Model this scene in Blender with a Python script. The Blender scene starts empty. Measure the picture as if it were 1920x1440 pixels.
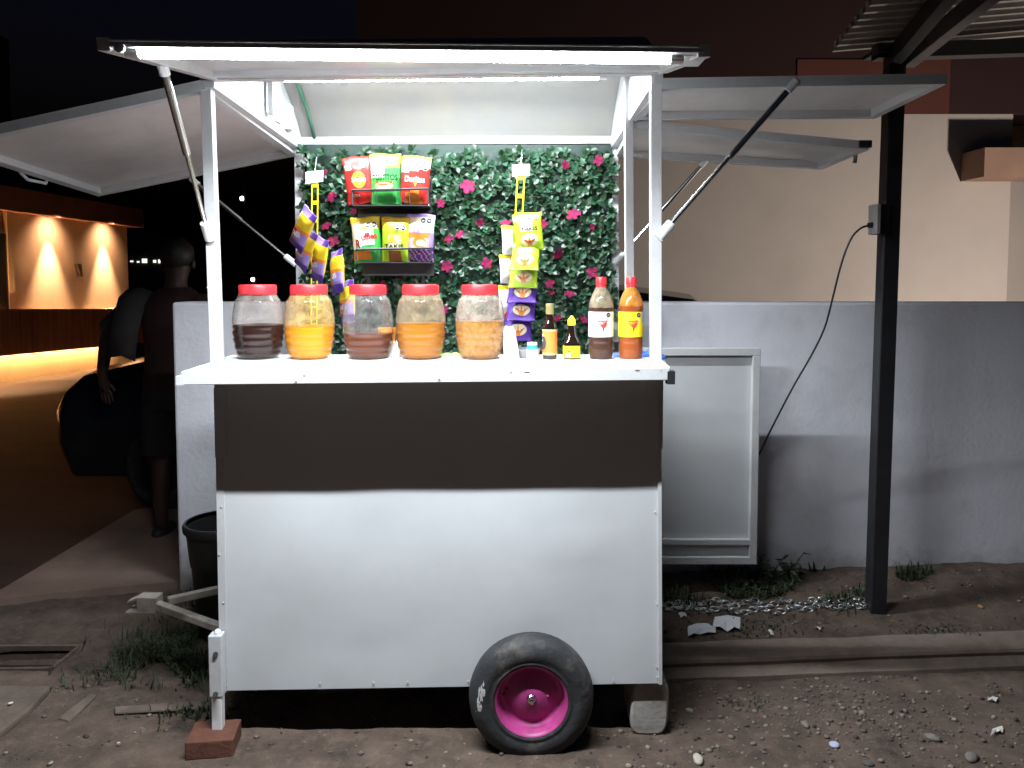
import bpy, bmesh, math, random
from math import sin, cos, pi, radians, sqrt, exp, atan2
from mathutils import Vector, Matrix, noise
random.seed(7)
C = bpy.context.scene
COL = C.collection

# ------------------------------------------------------------------ camera
FPX, PITCH, HOR = 1450.0, radians(3.3), 515.0
PPY = HOR + FPX * math.tan(PITCH)
cam = bpy.data.cameras.new('camera'); camo = bpy.data.objects.new('camera', cam); COL.objects.link(camo)
camo.location = (0, 0, 1.5); camo.rotation_euler = (pi / 2 - PITCH, 0, 0)
cam.sensor_width = 36; cam.lens = FPX / 1920 * 36; cam.shift_y = -(720 - PPY) / 1920
cam.clip_start = .02; cam.clip_end = 400
C.camera = camo

def W(px, py, d):
    """photo pixel + distance along the view -> a real point in metres"""
    u = (px - 960) / FPX; v = -(py - PPY) / FPX
    D = Vector((u, v * sin(PITCH) + cos(PITCH), v * cos(PITCH) - sin(PITCH)))
    return Vector((0, 0, 1.5)) + D * (d / D.y)
def G(px, py, z=0.0):
    u = (px - 960) / FPX; v = -(py - PPY) / FPX
    D = Vector((u, v * sin(PITCH) + cos(PITCH), v * cos(PITCH) - sin(PITCH)))
    return Vector((0, 0, 1.5)) + D * ((z - 1.5) / D.z)

# ------------------------------------------------------------------ night sky, exposure
w = bpy.data.worlds.new('World'); C.world = w; w.use_nodes = True
nt = w.node_tree; bg = nt.nodes['Background']
sky = nt.nodes.new('ShaderNodeTexSky'); sky.sky_type = 'NISHITA'; sky.sun_disc = False
sky.sun_elevation = radians(-3); sky.sun_rotation = radians(160)
tint = nt.nodes.new('ShaderNodeMix'); tint.data_type = 'RGBA'; tint.blend_type = 'MULTIPLY'; tint.inputs[0].default_value = 1
tint.inputs[7].default_value = (.55, .75, 1.5, 1); nt.links.new(sky.outputs[0], tint.inputs[6]); nt.links.new(tint.outputs[2], bg.inputs[0]); bg.inputs[1].default_value = 0.05
C.view_settings.view_transform = 'Standard'; C.view_settings.look = 'None'
C.view_settings.exposure = .2; C.view_settings.gamma = 1
C.render.engine = 'CYCLES'
try:
    C.cycles.use_denoising = True; C.cycles.max_bounces = 8; C.cycles.transparent_max_bounces = 16
    C.cycles.sample_clamp_indirect = 6; C.cycles.caustics_reflective = False; C.cycles.caustics_refractive = False
except Exception: pass
LED = (.90, .955, 1.0)
LED_FRONT, LED_BACK = 95, 130          # glow of the tubes themselves
LED_FRONT_W, LED_BACK_W = 76, 40        # the diode strips inside, shining down

# ------------------------------------------------------------------ materials
MATS = {}
def mat(name, col, rough=.5, var=.12, scale=6, bump=0, bscale=40, metal=0, spec=.5, dirt=None, dirt_amt=.0, dirt_scale=3, island=0, coat=0, stretch=None):
    if name in MATS: return MATS[name]
    m = bpy.data.materials.new(name); m.use_nodes = True; n = m.node_tree; L = n.links
    p = n.nodes['Principled BSDF']
    p.inputs['Roughness'].default_value = rough; p.inputs['Metallic'].default_value = metal
    p.inputs['Specular IOR Level'].default_value = spec; p.inputs['Coat Weight'].default_value = coat
    tc = n.nodes.new('ShaderNodeTexCoord'); vec = tc.outputs['Object']
    if stretch:
        mp = n.nodes.new('ShaderNodeMapping'); mp.inputs['Scale'].default_value = stretch
        L.new(vec, mp.inputs[0]); vec = mp.outputs[0]
    nz = n.nodes.new('ShaderNodeTexNoise'); nz.inputs['Scale'].default_value = scale; nz.inputs['Detail'].default_value = 8
    nz.inputs['Roughness'].default_value = .65
    L.new(vec, nz.inputs['Vector'])
    mr = n.nodes.new('ShaderNodeMapRange'); mr.inputs[1].default_value = .3; mr.inputs[2].default_value = .7
    mr.inputs[3].default_value = 1 - var; mr.inputs[4].default_value = 1 + var
    L.new(nz.outputs[0], mr.inputs[0])
    mx = n.nodes.new('ShaderNodeMix'); mx.data_type = 'RGBA'; mx.blend_type = 'MULTIPLY'; mx.inputs[0].default_value = 1
    mx.inputs[6].default_value = (*col, 1); L.new(mr.outputs[0], mx.inputs[7]); out = mx.outputs[2]
    if island:
        ge = n.nodes.new('ShaderNodeNewGeometry'); hs = n.nodes.new('ShaderNodeHueSaturation')
        a = n.nodes.new('ShaderNodeMapRange'); a.inputs[3].default_value = 1 - island; a.inputs[4].default_value = 1 + island
        L.new(ge.outputs['Random Per Island'], a.inputs[0]); L.new(a.outputs[0], hs.inputs['Value'])
        b = n.nodes.new('ShaderNodeMapRange'); b.inputs[3].default_value = .47; b.inputs[4].default_value = .53
        L.new(ge.outputs['Random Per Island'], b.inputs[0]); L.new(b.outputs[0], hs.inputs['Hue'])
        L.new(out, hs.inputs['Color']); out = hs.outputs[0]
    if dirt is not None:
        n2 = n.nodes.new('ShaderNodeTexNoise'); n2.inputs['Scale'].default_value = dirt_scale; n2.inputs['Detail'].default_value = 10
        n2.inputs['Roughness'].default_value = .7
        L.new(vec, n2.inputs['Vector'])
        r2 = n.nodes.new('ShaderNodeMapRange'); r2.inputs[1].default_value = .5; r2.inputs[2].default_value = .75
        r2.inputs[3].default_value = 0; r2.inputs[4].default_value = dirt_amt; L.new(n2.outputs[0], r2.inputs[0])
        m2 = n.nodes.new('ShaderNodeMix'); m2.data_type = 'RGBA'; L.new(r2.outputs[0], m2.inputs[0]); L.new(out, m2.inputs[6])
        m2.inputs[7].default_value = (*dirt, 1); out = m2.outputs[2]
    L.new(out, p.inputs['Base Color'])
    if bump:
        n3 = n.nodes.new('ShaderNodeTexNoise'); n3.inputs['Scale'].default_value = bscale; n3.inputs['Detail'].default_value = 6
        L.new(vec, n3.inputs['Vector'])
        bp = n.nodes.new('ShaderNodeBump'); bp.inputs['Strength'].default_value = min(1, bump); bp.inputs['Distance'].default_value = .004
        L.new(n3.outputs[0], bp.inputs['Height']); L.new(bp.outputs[0], p.inputs['Normal'])
    MATS[name] = m
    return m
def emis(name, col, strength):
    if name in MATS: return MATS[name]
    m = bpy.data.materials.new(name); m.use_nodes = True; n = m.node_tree
    p = n.nodes['Principled BSDF']; p.inputs['Base Color'].default_value = (.8, .8, .8, 1)
    p.inputs['Emission Color'].default_value = (*col, 1); p.inputs['Emission Strength'].default_value = strength
    MATS[name] = m; return m
def plastic_clear(name, tint=(1, 1, 1), haze=.10, hazecol=(.8, .8, .78), spots=None):
    m = bpy.data.materials.new(name); m.use_nodes = True; n = m.node_tree; L = n.links
    n.nodes.remove(n.nodes['Principled BSDF']); out = n.nodes['Material Output']
    tr = n.nodes.new('ShaderNodeBsdfTransparent'); tr.inputs[0].default_value = (*tint, 1)
    gl = n.nodes.new('ShaderNodeBsdfGlossy'); gl.inputs['Roughness'].default_value = .06
    df = n.nodes.new('ShaderNodeBsdfDiffuse'); df.inputs[0].default_value = (*hazecol, 1)
    tl = n.nodes.new('ShaderNodeBsdfTranslucent'); tl.inputs[0].default_value = (*hazecol, 1)
    ad = n.nodes.new('ShaderNodeMixShader'); L.new(df.outputs[0], ad.inputs[1]); L.new(tl.outputs[0], ad.inputs[2])
    lw = n.nodes.new('ShaderNodeLayerWeight'); lw.inputs[0].default_value = .35
    tc = n.nodes.new('ShaderNodeTexCoord'); nz = n.nodes.new('ShaderNodeTexNoise'); nz.inputs['Scale'].default_value = 30; nz.inputs['Detail'].default_value = 6
    L.new(tc.outputs['Object'], nz.inputs['Vector'])
    mr = n.nodes.new('ShaderNodeMapRange'); mr.inputs[1].default_value = .35; mr.inputs[2].default_value = .75
    mr.inputs[3].default_value = haze * .5; mr.inputs[4].default_value = haze * 2.0; L.new(nz.outputs[0], mr.inputs[0])
    ma = n.nodes.new('ShaderNodeMath'); ma.operation = 'MULTIPLY_ADD'; L.new(lw.outputs['Facing'], ma.inputs[0]); ma.inputs[1].default_value = .05
    L.new(mr.outputs[0], ma.inputs[2]); ma.use_clamp = True
    m1 = n.nodes.new('ShaderNodeMixShader'); L.new(ma.outputs[0], m1.inputs[0]); L.new(tr.outputs[0], m1.inputs[1]); L.new(ad.outputs[0], m1.inputs[2])
    l2 = n.nodes.new('ShaderNodeLayerWeight'); l2.inputs[0].default_value = .5
    pw = n.nodes.new('ShaderNodeMath'); pw.operation = 'POWER'; L.new(l2.outputs['Facing'], pw.inputs[0]); pw.inputs[1].default_value = 4
    fr = n.nodes.new('ShaderNodeMath'); fr.operation = 'MULTIPLY_ADD'; L.new(pw.outputs[0], fr.inputs[0]); fr.inputs[1].default_value = .55; fr.inputs[2].default_value = .03
    m2 = n.nodes.new('ShaderNodeMixShader'); L.new(fr.outputs[0], m2.inputs[0]); L.new(m1.outputs[0], m2.inputs[1]); L.new(gl.outputs[0], m2.inputs[2])
    L.new(m2.outputs[0], out.inputs[0]); return m

RUST = (.12, .05, .025)
WHITE = mat('white_paint', (.74, .75, .76), .38, .03, 5, dirt=(.45, .40, .35), dirt_amt=.10, dirt_scale=30, bump=.08, bscale=25)
PANEL = mat('white_sheet', (.53, .55, .57), .42, .04, 3, dirt=(.42, .37, .31), dirt_amt=.16, dirt_scale=5, bump=.5, bscale=5)
OLDP = mat('old_white_paint', (.40, .37, .33), .6, .2, 20, dirt=RUST, dirt_amt=.6, dirt_scale=25)
FRAME = mat('white_frame_paint', (.51, .52, .53), .4, .04, 9, dirt=(.30, .22, .17), dirt_amt=.28, dirt_scale=38)
FLAPM = mat('flap_underside', (.60, .57, .55), .5, .10, 4, dirt=(.25, .2, .16), dirt_amt=.3, dirt_scale=5)
STEEL = mat('steel', (.62, .62, .62), .25, .1, 20, metal=1)
BLACKM = mat('black_metal', (.018, .018, .022), .45, .2, 10)
DARK = mat('dark_rubber', (.026, .028, .031), .7, .4, 14, bump=.6, bscale=60, dirt=(.17, .145, .13), dirt_amt=.75, dirt_scale=11)
PINK = mat('pink_paint', (.42, .05, .22), .45, .2, 14, dirt=(.16, .05, .08), dirt_amt=.5, dirt_scale=18)
RED = mat('red_plastic', (.62, .025, .035), .38, .08, 8)
CONC = mat('concrete', (.30, .28, .26), .9, .22, 9, bump=.6, bscale=50, dirt=(.12, .1, .085), dirt_amt=.6, dirt_scale=4)
DIRT = mat('dirt', (.088, .062, .047), .95, .5, 7, bump=1, bscale=110, dirt=(.165, .118, .088), dirt_amt=.9, dirt_scale=22)
KERB = mat('kerb_concrete', (.20, .155, .125), .9, .25, 8, bump=.7, bscale=60, dirt=(.08, .06, .05), dirt_amt=.7, dirt_scale=3)
OLDC = mat('dusty_concrete', (.125, .095, .075), .95, .35, 9, bump=.8, bscale=60, dirt=(.08, .055, .042), dirt_amt=.8, dirt_scale=6)
ROAD = mat('damp_asphalt', (.048, .028, .020), .72, .3, 2, bump=.5, bscale=25, stretch=(.5, 2.5, 1))
SLAB = mat('concrete_slab', (.24, .165, .13), .8, .2, 3, bump=.4, bscale=40, dirt=(.10, .08, .07), dirt_amt=.6, dirt_scale=2)
BWALL = mat('painted_block_wall', (.74, .745, .81), .85, .07, 2.5, bump=.5, bscale=45, dirt=(.42, .40, .40), dirt_amt=.5, dirt_scale=1.8)
def splash(m, z0, z1, col):
    """soil splashed up the foot of a wall: an irregular stain of the wall's own"""
    n = m.node_tree; L = n.links; p = n.nodes['Principled BSDF']; src = p.inputs['Base Color'].links[0].from_socket
    tc = n.nodes.new('ShaderNodeTexCoord'); sp = n.nodes.new('ShaderNodeSeparateXYZ'); L.new(tc.outputs['Object'], sp.inputs[0])
    nz = n.nodes.new('ShaderNodeTexNoise'); nz.inputs['Scale'].default_value = 7; nz.inputs['Detail'].default_value = 9; nz.inputs['Roughness'].default_value = .75; L.new(tc.outputs['Object'], nz.inputs[0])
    a = n.nodes.new('ShaderNodeMath'); a.operation = 'MULTIPLY_ADD'; L.new(nz.outputs[0], a.inputs[0]); a.inputs[1].default_value = -(z1 - z0) * 1.8; L.new(sp.outputs[2], a.inputs[2])
    r = n.nodes.new('ShaderNodeMapRange'); L.new(a.outputs[0], r.inputs[0]); r.inputs[1].default_value = z0 - (z1 - z0) * .9; r.inputs[2].default_value = z1 - (z1 - z0) * .9; r.inputs[3].default_value = .75; r.inputs[4].default_value = 0
    mx = n.nodes.new('ShaderNodeMix'); mx.data_type = 'RGBA'; L.new(r.outputs[0], mx.inputs[0]); L.new(src, mx.inputs[6]); mx.inputs[7].default_value = (*col, 1); L.new(mx.outputs[2], p.inputs['Base Color'])
splash(BWALL, .0, .22, (.20, .165, .13))
LEAF = mat('plastic_leaf', (.014, .046, .020), .40, .3, 30, island=.65, spec=.45)
FLOWER = mat('magenta_petal', (.13, .006, .042), .7, .45, 70, island=.45, spec=.15)
GRASS = mat('grass_blade', (.034, .048, .020), .7, .3, 20, island=.5)
BRICK = mat('red_brick', (.125, .048, .030), .9, .25, 20, bump=.7, bscale=70)

# ------------------------------------------------------------------ mesh helpers
WROOT = {}
class MB:
    def __init__(s): s.v = []; s.f = []; s.m = []
    def add(s, vs, fs, mi=0):
        o = len(s.v); s.v += [tuple(x) for x in vs]
        for k in fs: s.f.append([i + o for i in k]); s.m.append(mi)
        return s
    def box(s, lo, hi, mi=0):
        x0, y0, z0 = lo; x1, y1, z1 = hi
        return s.add([(x0, y0, z0), (x1, y0, z0), (x1, y1, z0), (x0, y1, z0), (x0, y0, z1), (x1, y0, z1), (x1, y1, z1), (x0, y1, z1)],
                     [(0, 3, 2, 1), (4, 5, 6, 7), (0, 1, 5, 4), (1, 2, 6, 5), (2, 3, 7, 6), (3, 0, 4, 7)], mi)
    def hexa(s, a, b, mi=0):
        """two matching quads a, b joined"""
        return s.add(list(a) + list(b), [(0, 3, 2, 1), (4, 5, 6, 7), (0, 1, 5, 4), (1, 2, 6, 5), (2, 3, 7, 6), (3, 0, 4, 7)], mi)
    def bar(s, p, q, w, h, up=(0, 0, 1), mi=0):
        p = Vector(p); q = Vector(q); d = (q - p).normalized(); up = Vector(up)
        sx = d.cross(up).normalized(); sz = sx.cross(d).normalized()
        k = [(-w / 2, -h / 2), (w / 2, -h / 2), (w / 2, h / 2), (-w / 2, h / 2)]
        return s.hexa([p + sx * a + sz * b for a, b in k], [q + sx * a + sz * b for a, b in k], mi)
    def slab(s, quad, t, mi=0):
        """quad of 4 points given thickness t along its normal"""
        q = [Vector(x) for x in quad]; n = (q[1] - q[0]).cross(q[3] - q[0]).normalized()
        return s.hexa(q, [x + n * t for x in q], mi)
    def tube(s, pts, r, seg=8, mi=0, cap=True):
        pts = [Vector(p) for p in pts]; n = len(pts); rs = r if isinstance(r, (list, tuple)) else [r] * n
        vs = []; fs = []; pu = None
        for i, p in enumerate(pts):
            d = (pts[min(i + 1, n - 1)] - pts[max(i - 1, 0)]).normalized()
            if pu is None: u = d.orthogonal().normalized()
            else: u = (pu - d * pu.dot(d)).normalized()
            pu = u; v = d.cross(u)
            for k in range(seg):
                a = 2 * pi * k / seg; vs.append(p + (u * cos(a) + v * sin(a)) * rs[i])
        for i in range(n - 1):
            for k in range(seg):
                fs.append((i * seg + k, i * seg + (k + 1) % seg, (i + 1) * seg + (k + 1) % seg, (i + 1) * seg + k))
        if cap: fs.append(tuple(range(seg - 1, -1, -1))); fs.append(tuple(range((n - 1) * seg, n * seg)))
        return s.add(vs, fs, mi)
    def lathe(s, prof, o=(0, 0, 0), axis='Z', seg=32, mi=0, caps=True):
        o = Vector(o); vs = []; fs = []; n = len(prof)
        for r, h in prof:
            for k in range(seg):
                a = 2 * pi * k / seg
                vs.append(o + (Vector((r * cos(a), r * sin(a), h)) if axis == 'Z' else Vector((r * cos(a), h, r * sin(a)))))
        for i in range(n - 1):
            for k in range(seg):
                fs.append((i * seg + k, i * seg + (k + 1) % seg, (i + 1) * seg + (k + 1) % seg, (i + 1) * seg + k))
        if caps:
            if prof[0][0] > 1e-5: fs.append(tuple(range(seg - 1, -1, -1)))
            if prof[-1][0] > 1e-5: fs.append(tuple(range((n - 1) * seg, n * seg)))
        return s.add(vs, fs, mi)
    def ball(s, c, r, seg=10, sc=(1, 1, 1), mi=0, jit=0):
        c = Vector(c); vs = []; fs = []; n = max(4, seg // 2 + 1)
        for i in range(n + 1):
            t = pi * i / n
            for k in range(seg):
                a = 2 * pi * k / seg; j = 1 + random.uniform(-jit, jit)
                vs.append(c + Vector((sin(t) * cos(a) * sc[0], sin(t) * sin(a) * sc[1], cos(t) * sc[2])) * r * j)
        for i in range(n):
            for k in range(seg):
                fs.append((i * seg + k, (i + 1) * seg + k, (i + 1) * seg + (k + 1) % seg, i * seg + (k + 1) % seg))
        return s.add(vs, fs, mi)
    def prism(s, outline, dvec, mi=0):
        n = len(outline); a = [Vector(p) for p in outline]; d = Vector(dvec)
        return s.add(a + [p + d for p in a], [tuple(range(n - 1, -1, -1)), tuple(range(n, 2 * n))] + [(i, (i + 1) % n, n + (i + 1) % n, n + i) for i in range(n)], mi)
    def build(s, name, mats, parent=None, smooth=False, bevel=0, fix=True):
        me = bpy.data.meshes.new(name); me.from_pydata(s.v, [], s.f)
        for m in (mats if isinstance(mats, (list, tuple)) else [mats]): me.materials.append(m)
        me.polygons.foreach_set('material_index', s.m)
        if fix:
            b = bmesh.new(); b.from_mesh(me); bmesh.ops.remove_doubles(b, verts=b.verts, dist=1e-6)
            bmesh.ops.recalc_face_normals(b, faces=b.faces); b.to_mesh(me); b.free()
        if smooth:
            me.polygons.foreach_set('use_smooth', [True] * len(me.polygons))
            if smooth != True: me.set_sharp_from_angle(angle=radians(smooth))
        me.update()
        o = bpy.data.objects.new(name, me); COL.objects.link(o)
        if parent is not None:
            o.parent = parent
            if parent.name in WROOT: o.matrix_parent_inverse = Matrix.Translation(WROOT[parent.name]).inverted()
        if bevel:
            bv = o.modifiers.new('bevel', 'BEVEL'); bv.width = bevel; bv.segments = 2; bv.limit_method = 'ANGLE'
        return o
def tag(o, label, cat, group=None):
    o['label'] = label; o['category'] = cat
    if group: o['group'] = group
    return o
def struct(o): o['kind'] = 'structure'; return o
def thing(name, label, cat, loc=(0, 0, 0), rot=(0, 0, 0), group=None, world=False):
    o = bpy.data.objects.new(name, None); COL.objects.link(o); o.empty_display_size = .1
    o.location = loc; o.rotation_euler = rot
    if world: WROOT[o.name] = Vector(loc)       # its parts are written in world coordinates
    return tag(o, label, cat, group)
_T = {}
def text2d(s, bold=0.0):
    """centred outline text of height about 1, as (2d verts, faces)"""
    if (s, bold) in _T: return _T[(s, bold)]
    cu = bpy.data.curves.new('t', 'FONT'); cu.body = s; cu.align_x = 'CENTER'; cu.align_y = 'CENTER'; cu.resolution_u = 3; cu.offset = bold
    ob = bpy.data.objects.new('t', cu); COL.objects.link(ob)
    dg = bpy.context.evaluated_depsgraph_get(); ev = ob.evaluated_get(dg); me = ev.to_mesh()
    r = ([(v.co.x, v.co.y) for v in me.vertices], [tuple(p.vertices) for p in me.polygons])
    ev.to_mesh_clear(); bpy.data.objects.remove(ob); bpy.data.curves.remove(cu)
    xs = [p[0] for p in r[0]]; ys = [p[1] for p in r[0]]
    cx, cy, wd, ht = (min(xs) + max(xs)) / 2, (min(ys) + max(ys)) / 2, max(xs) - min(xs), max(ys) - min(ys)
    _T[(s, bold)] = ([((x - cx) / wd, (y - cy) / ht) for x, y in r[0]], r[1]); return _T[(s, bold)]
# ------------------------------------------------------------------ ground, kerb, road, slabs
def KL(x): return 2.782 + .07 * (x - .56)
def sst(a, b, x):
    t = max(0, min(1, (x - a) / (b - a))); return t * t * (3 - 2 * t)
def gz(x, y, rough=True):
    wr = sst(-.85, -.45, x)
    zw = max(.0, min(.13, .0 + .036 * (x + 1.6)))
    zr = .05 + (zw - .05) * sst(3.0, 3.6, y) if y > 2.86 + .07 * (x - .56) else 0
    zl = .0
    z = zl + (zr - zl) * wr
    if y > 3.7: z *= 1 - sst(3.7, 4.4, y)
    if y > 10.6: z -= .045 * min(15, y - 10.6)
    if rough and y < 3.75:
        z += .012 * noise.noise((x * 3, y * 3, 1)) + .008 * noise.noise((x * 11, y * 11, 5)) + .005 * noise.noise((x * 30, y * 30, 9))
        if x < -1.78 and 2.885 < y < 3.02: z -= .075
        if 2.74 < y < 2.98 and x > -.75 and KL(x) - .01 < y < KL(x) + .18: z = min(z, .0) - .01
    return z
xs = [-60, -30, -15, -8, -6, -5, -4.4] + [-4 + .033 * i for i in range(243)] + [4.3, 5, 6, 8, 15, 30, 60]
ys = [-8, -4, -2, 0, .5] + [.8 + .03 * i for i in range(98)] + [3.85, 4, 4.2, 4.6, 5, 6, 8, 10.6, 14, 18, 22, 25.6, 40, 90]
g = MB(); nx = len(xs)
g.add([(x, y, gz(x, y)) for y in ys for x in xs], [(j * nx + i, j * nx + i + 1, (j + 1) * nx + i + 1, (j + 1) * nx + i) for j in range(len(ys) - 1) for i in range(nx - 1)])
struct(g.build('ground', DIRT, smooth=True, fix=False))

k = MB(); prof = [(0, -.06), (0, .004), (.015, .010), (.036, .028), (.030, .044), (.035, .055), (.05, .06), (.165, .062), (.18, .045), (.18, -.06)]
kx = [-.7 + .12 * i for i in range(45)]; n = len(prof)
k.add([(x, KL(x) + a + .006 * noise.noise((x * 4, a * 9, 0)), b + .006 * noise.noise((x * 5, a * 6, 3))) for x in kx for a, b in prof],
      [(i * n + j, (i + 1) * n + j, (i + 1) * n + j + 1, i * n + j + 1) for i in range(len(kx) - 1) for j in range(n - 1)] + [tuple(range(n)), tuple(range((len(kx) - 1) * n, len(kx) * n))])
struct(k.build('kerb', KERB, smooth=40))

# driveway slab of the pavement on the left and the damp road beyond it
def sheet(name, pts, z, t, m, sub=0):
    b = MB(); b.prism([(p[0], p[1], z - t) for p in pts], (0, 0, t)); return struct(b.build(name, m))
p = [G(-260, 1192), G(-60, 1148), G(330, 1104), G(332, 930), G(252, 966), G(0, 1118), G(-260, 1270)]
p = [G(-30, 1140), G(150, 1120), G(338, 1103), (-1.45, 5.0, 0), (-1.75, 5.2, 0), G(252, 966), G(0, 1120)]
sheet('pavement', p, .034, .1, SLAB)
rd = MB()
rx = [-14, -12, -10.5, -9.2, -8.2, -7.4, -6.8, -6, -5, -4, -3, -2.4, -1.5, 1.2, 9]; 
ry = [3.72, 4.2, 5, 6, 7, 8, 9, 10.6, 12, 14, 16, 18, 25, 60]
def road_y0(x): return 3.72
rdv = [(x, y, gz(x, y, False) * 0 + (-.045 * max(0, min(15, y - 10.6))) + .012) for y in ry for x in rx]
rd.add(rdv, [(j * len(rx) + i, j * len(rx) + i + 1, (j + 1) * len(rx) + i + 1, (j + 1) * len(rx) + i) for j in range(len(ry) - 1) for i in range(len(rx) - 1)])
struct(rd.build('road', ROAD, fix=False))
# road apron in front of the slab, left of it
q = [G(0, 1118), G(252, 966), (-2.4, 4.9, 0), (-9, 4.9, 0), (-9, 3.1, 0)]
b = MB(); b.prism([(x[0], x[1], .018) for x in q], (0, 0, .004)); struct(b.build('road_edge', ROAD))

# broken slab in the near left corner and the open drain box beside it
sl = tag(MB().prism([G(-250, 1300, .0), G(95, 1300, .0), G(60, 1340), G(0, 1388), G(-250, 1460)], (0, 0, .03)).build('broken_slab', OLDC, bevel=.008), 'broken concrete slab edge in the lower left corner of the dirt', 'slab')
strip = tag(MB().prism([G(215, 1330, .0), G(395, 1318, .0), G(395, 1332), G(215, 1342)], (0, 0, .012)).build('concrete_strip', OLDC, bevel=.006), 'thin concrete strip half buried between the weeds and the cart leg', 'slab')
strip2 = tag(MB().prism([G(108, 1352, .0), G(170, 1305, .0), G(182, 1308), G(130, 1358)], (0, 0, .012)).build('concrete_fragment', OLDC, bevel=.006), 'pale slanting concrete fragment lying left of the weed patch', 'slab')
dr = thing('drain_box', 'sunken rectangular drain box with a pale rim in the dirt', 'drain', (-1.72, 2.95, 0), world=True)
c = [G(-250, 1216, .0), G(150, 1214, .0), G(98, 1256, .0), G(-250, 1262, .0)]
for a, bb in ((0, 1), (1, 2), (2, 3)):
    MB().bar(c[a], c[bb], .014, .02).build('rim', OLDC, dr)
MB().prism([v + Vector((0, 0, -.07)) for v in c], (0, 0, .004)).build('cavity_floor', mat('wet_mud', (.02, .017, .015), .5, .4, 8, bump=.6), dr)

# ------------------------------------------------------------------ boundary wall behind the cart
bw = MB(); zt = W(960, 567, 3.6).z; xl = W(322, 567, 3.6).x
bw.box((xl, 3.6, -.2), (9, 3.76, zt))
tag(bw.build('boundary_wall', BWALL, bevel=.012), 'long low pale painted boundary wall running behind the snack cart', 'wall')

# ------------------------------------------------------------------ snack cart
F, M_, R = 2.42, 2.88, 3.34
cart = thing('snack_cart', 'white metal snack cart with raised flaps and lit awning standing on one pink wheel', 'cart', (-.25, 2.88, 0), world=True)
bFL, bFR = W(401, 727, F), W(1240, 712, F)
# body
x0, x1 = W(407, 1000, F).x, W(1241, 1000, F).x
cTL, cTR, cBR, cBL = W(402, 700, F), W(1239, 690, F), W(1241, 1281, F), W(413, 1295, F)
bp = MB(); N, K = 28, 20; vs = []
for j in range(K + 1):
    for i in range(N + 1):
        u, v = i / N, j / K
        P_ = cBL.lerp(cBR, u).lerp(cTL.lerp(cTR, u), v)
        edge = min(u, 1 - u, v, 1 - v); wgt = sst(0, .12, edge)
        dy = .006 * wgt * noise.noise((u * 5, v * 3.5, 2))
        dy += -.005 * exp(-((u - .82) / .07) ** 2 - ((v - .455) / .012) ** 2) + .004 * exp(-((u - .35) / .03) ** 2 - ((v - .47) / .05) ** 2) - .003 * exp(-((u - .33) / .04) ** 2 - ((v - .2) / .03) ** 2)
        vs.append((P_.x, P_.y + dy, P_.z))
bp.add(vs, [(j * (N + 1) + i, j * (N + 1) + i + 1, (j + 1) * (N + 1) + i + 1, (j + 1) * (N + 1) + i) for j in range(K) for i in range(N)])
front = bp.build('front_panel', PANEL, cart, smooth=True)
for px_, py_ in [(425, 1285), (600, 1281), (764, 1279), (878, 1277), (1231, 1132), (1231, 1250), (1232, 1270), (411, 1040), (419, 1130), (418, 1275), (700, 1280), (1150, 1276), (1228, 960), (415, 950)]:
    pt = W(px_, py_, F - .004); MB().ball(pt, .0028, 8, (1, .6, 1)).build('rivet', FRAME, front, smooth=True)
MB().bar(cBL + Vector((.012, .008, 0)), cTL + Vector((.012, .008, 0)), .024, .02, (0, 1, 0)).build('corner_trim', FRAME, cart)
MB().bar(cBR + Vector((-.006, -.004, 0)), cTR + Vector((-.006, -.004, 0)), .011, .01, (0, 1, 0)).build('corner_trim', FRAME, cart)
for a_, b_ in ((W(401, 727, F - .003), W(427, 857, F - .003)), (W(1213, 712, F - .003), W(1242, 842, F - .003))):
    MB().box((a_.x, F - .006, b_.z), (b_.x, F - .0015, a_.z)).build('corner_plate', PANEL, cart)
zb, ztop = (cBL.z + cBR.z) / 2, 1.165
xr0, xr1 = W(556, 900, R).x, W(1156, 900, R).x
MB().hexa([(x0 + .004, F + .01, zb + .01), (x0 + .03, F + .01, zb + .01), (xr0 + .03, R, zb), (xr0 + .004, R, zb)], [(x0 + .004, F + .01, ztop), (x0 + .03, F + .01, ztop), (xr0 + .03, R, ztop), (xr0 + .004, R, ztop)]).build('side_panel', PANEL, cart)
MB().hexa([(x1 - .03, F + .01, zb + .01), (x1 - .004, F + .01, zb + .01), (xr1 - .004, R, zb), (xr1 - .03, R, zb)], [(x1 - .03, F + .01, ztop), (x1 - .004, F + .01, ztop), (xr1 - .004, R, ztop), (xr1 - .03, R, ztop)]).build('side_panel', PANEL, cart)
MB().box((xr0 + .03, R - .012, zb), (xr1 - .03, R, 1.10)).build('back_panel', PANEL, cart)
MB().box((x0 + .03, F + .012, zb + .012), (x1 - .03, R - .02, zb + .03)).build('floor_panel', FLAPM, cart)
MB().box((x0 + .03, F + .19, 1.02), (x1 - .03, R - .02, 1.035)).build('inner_shelf', PANEL, cart)
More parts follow.
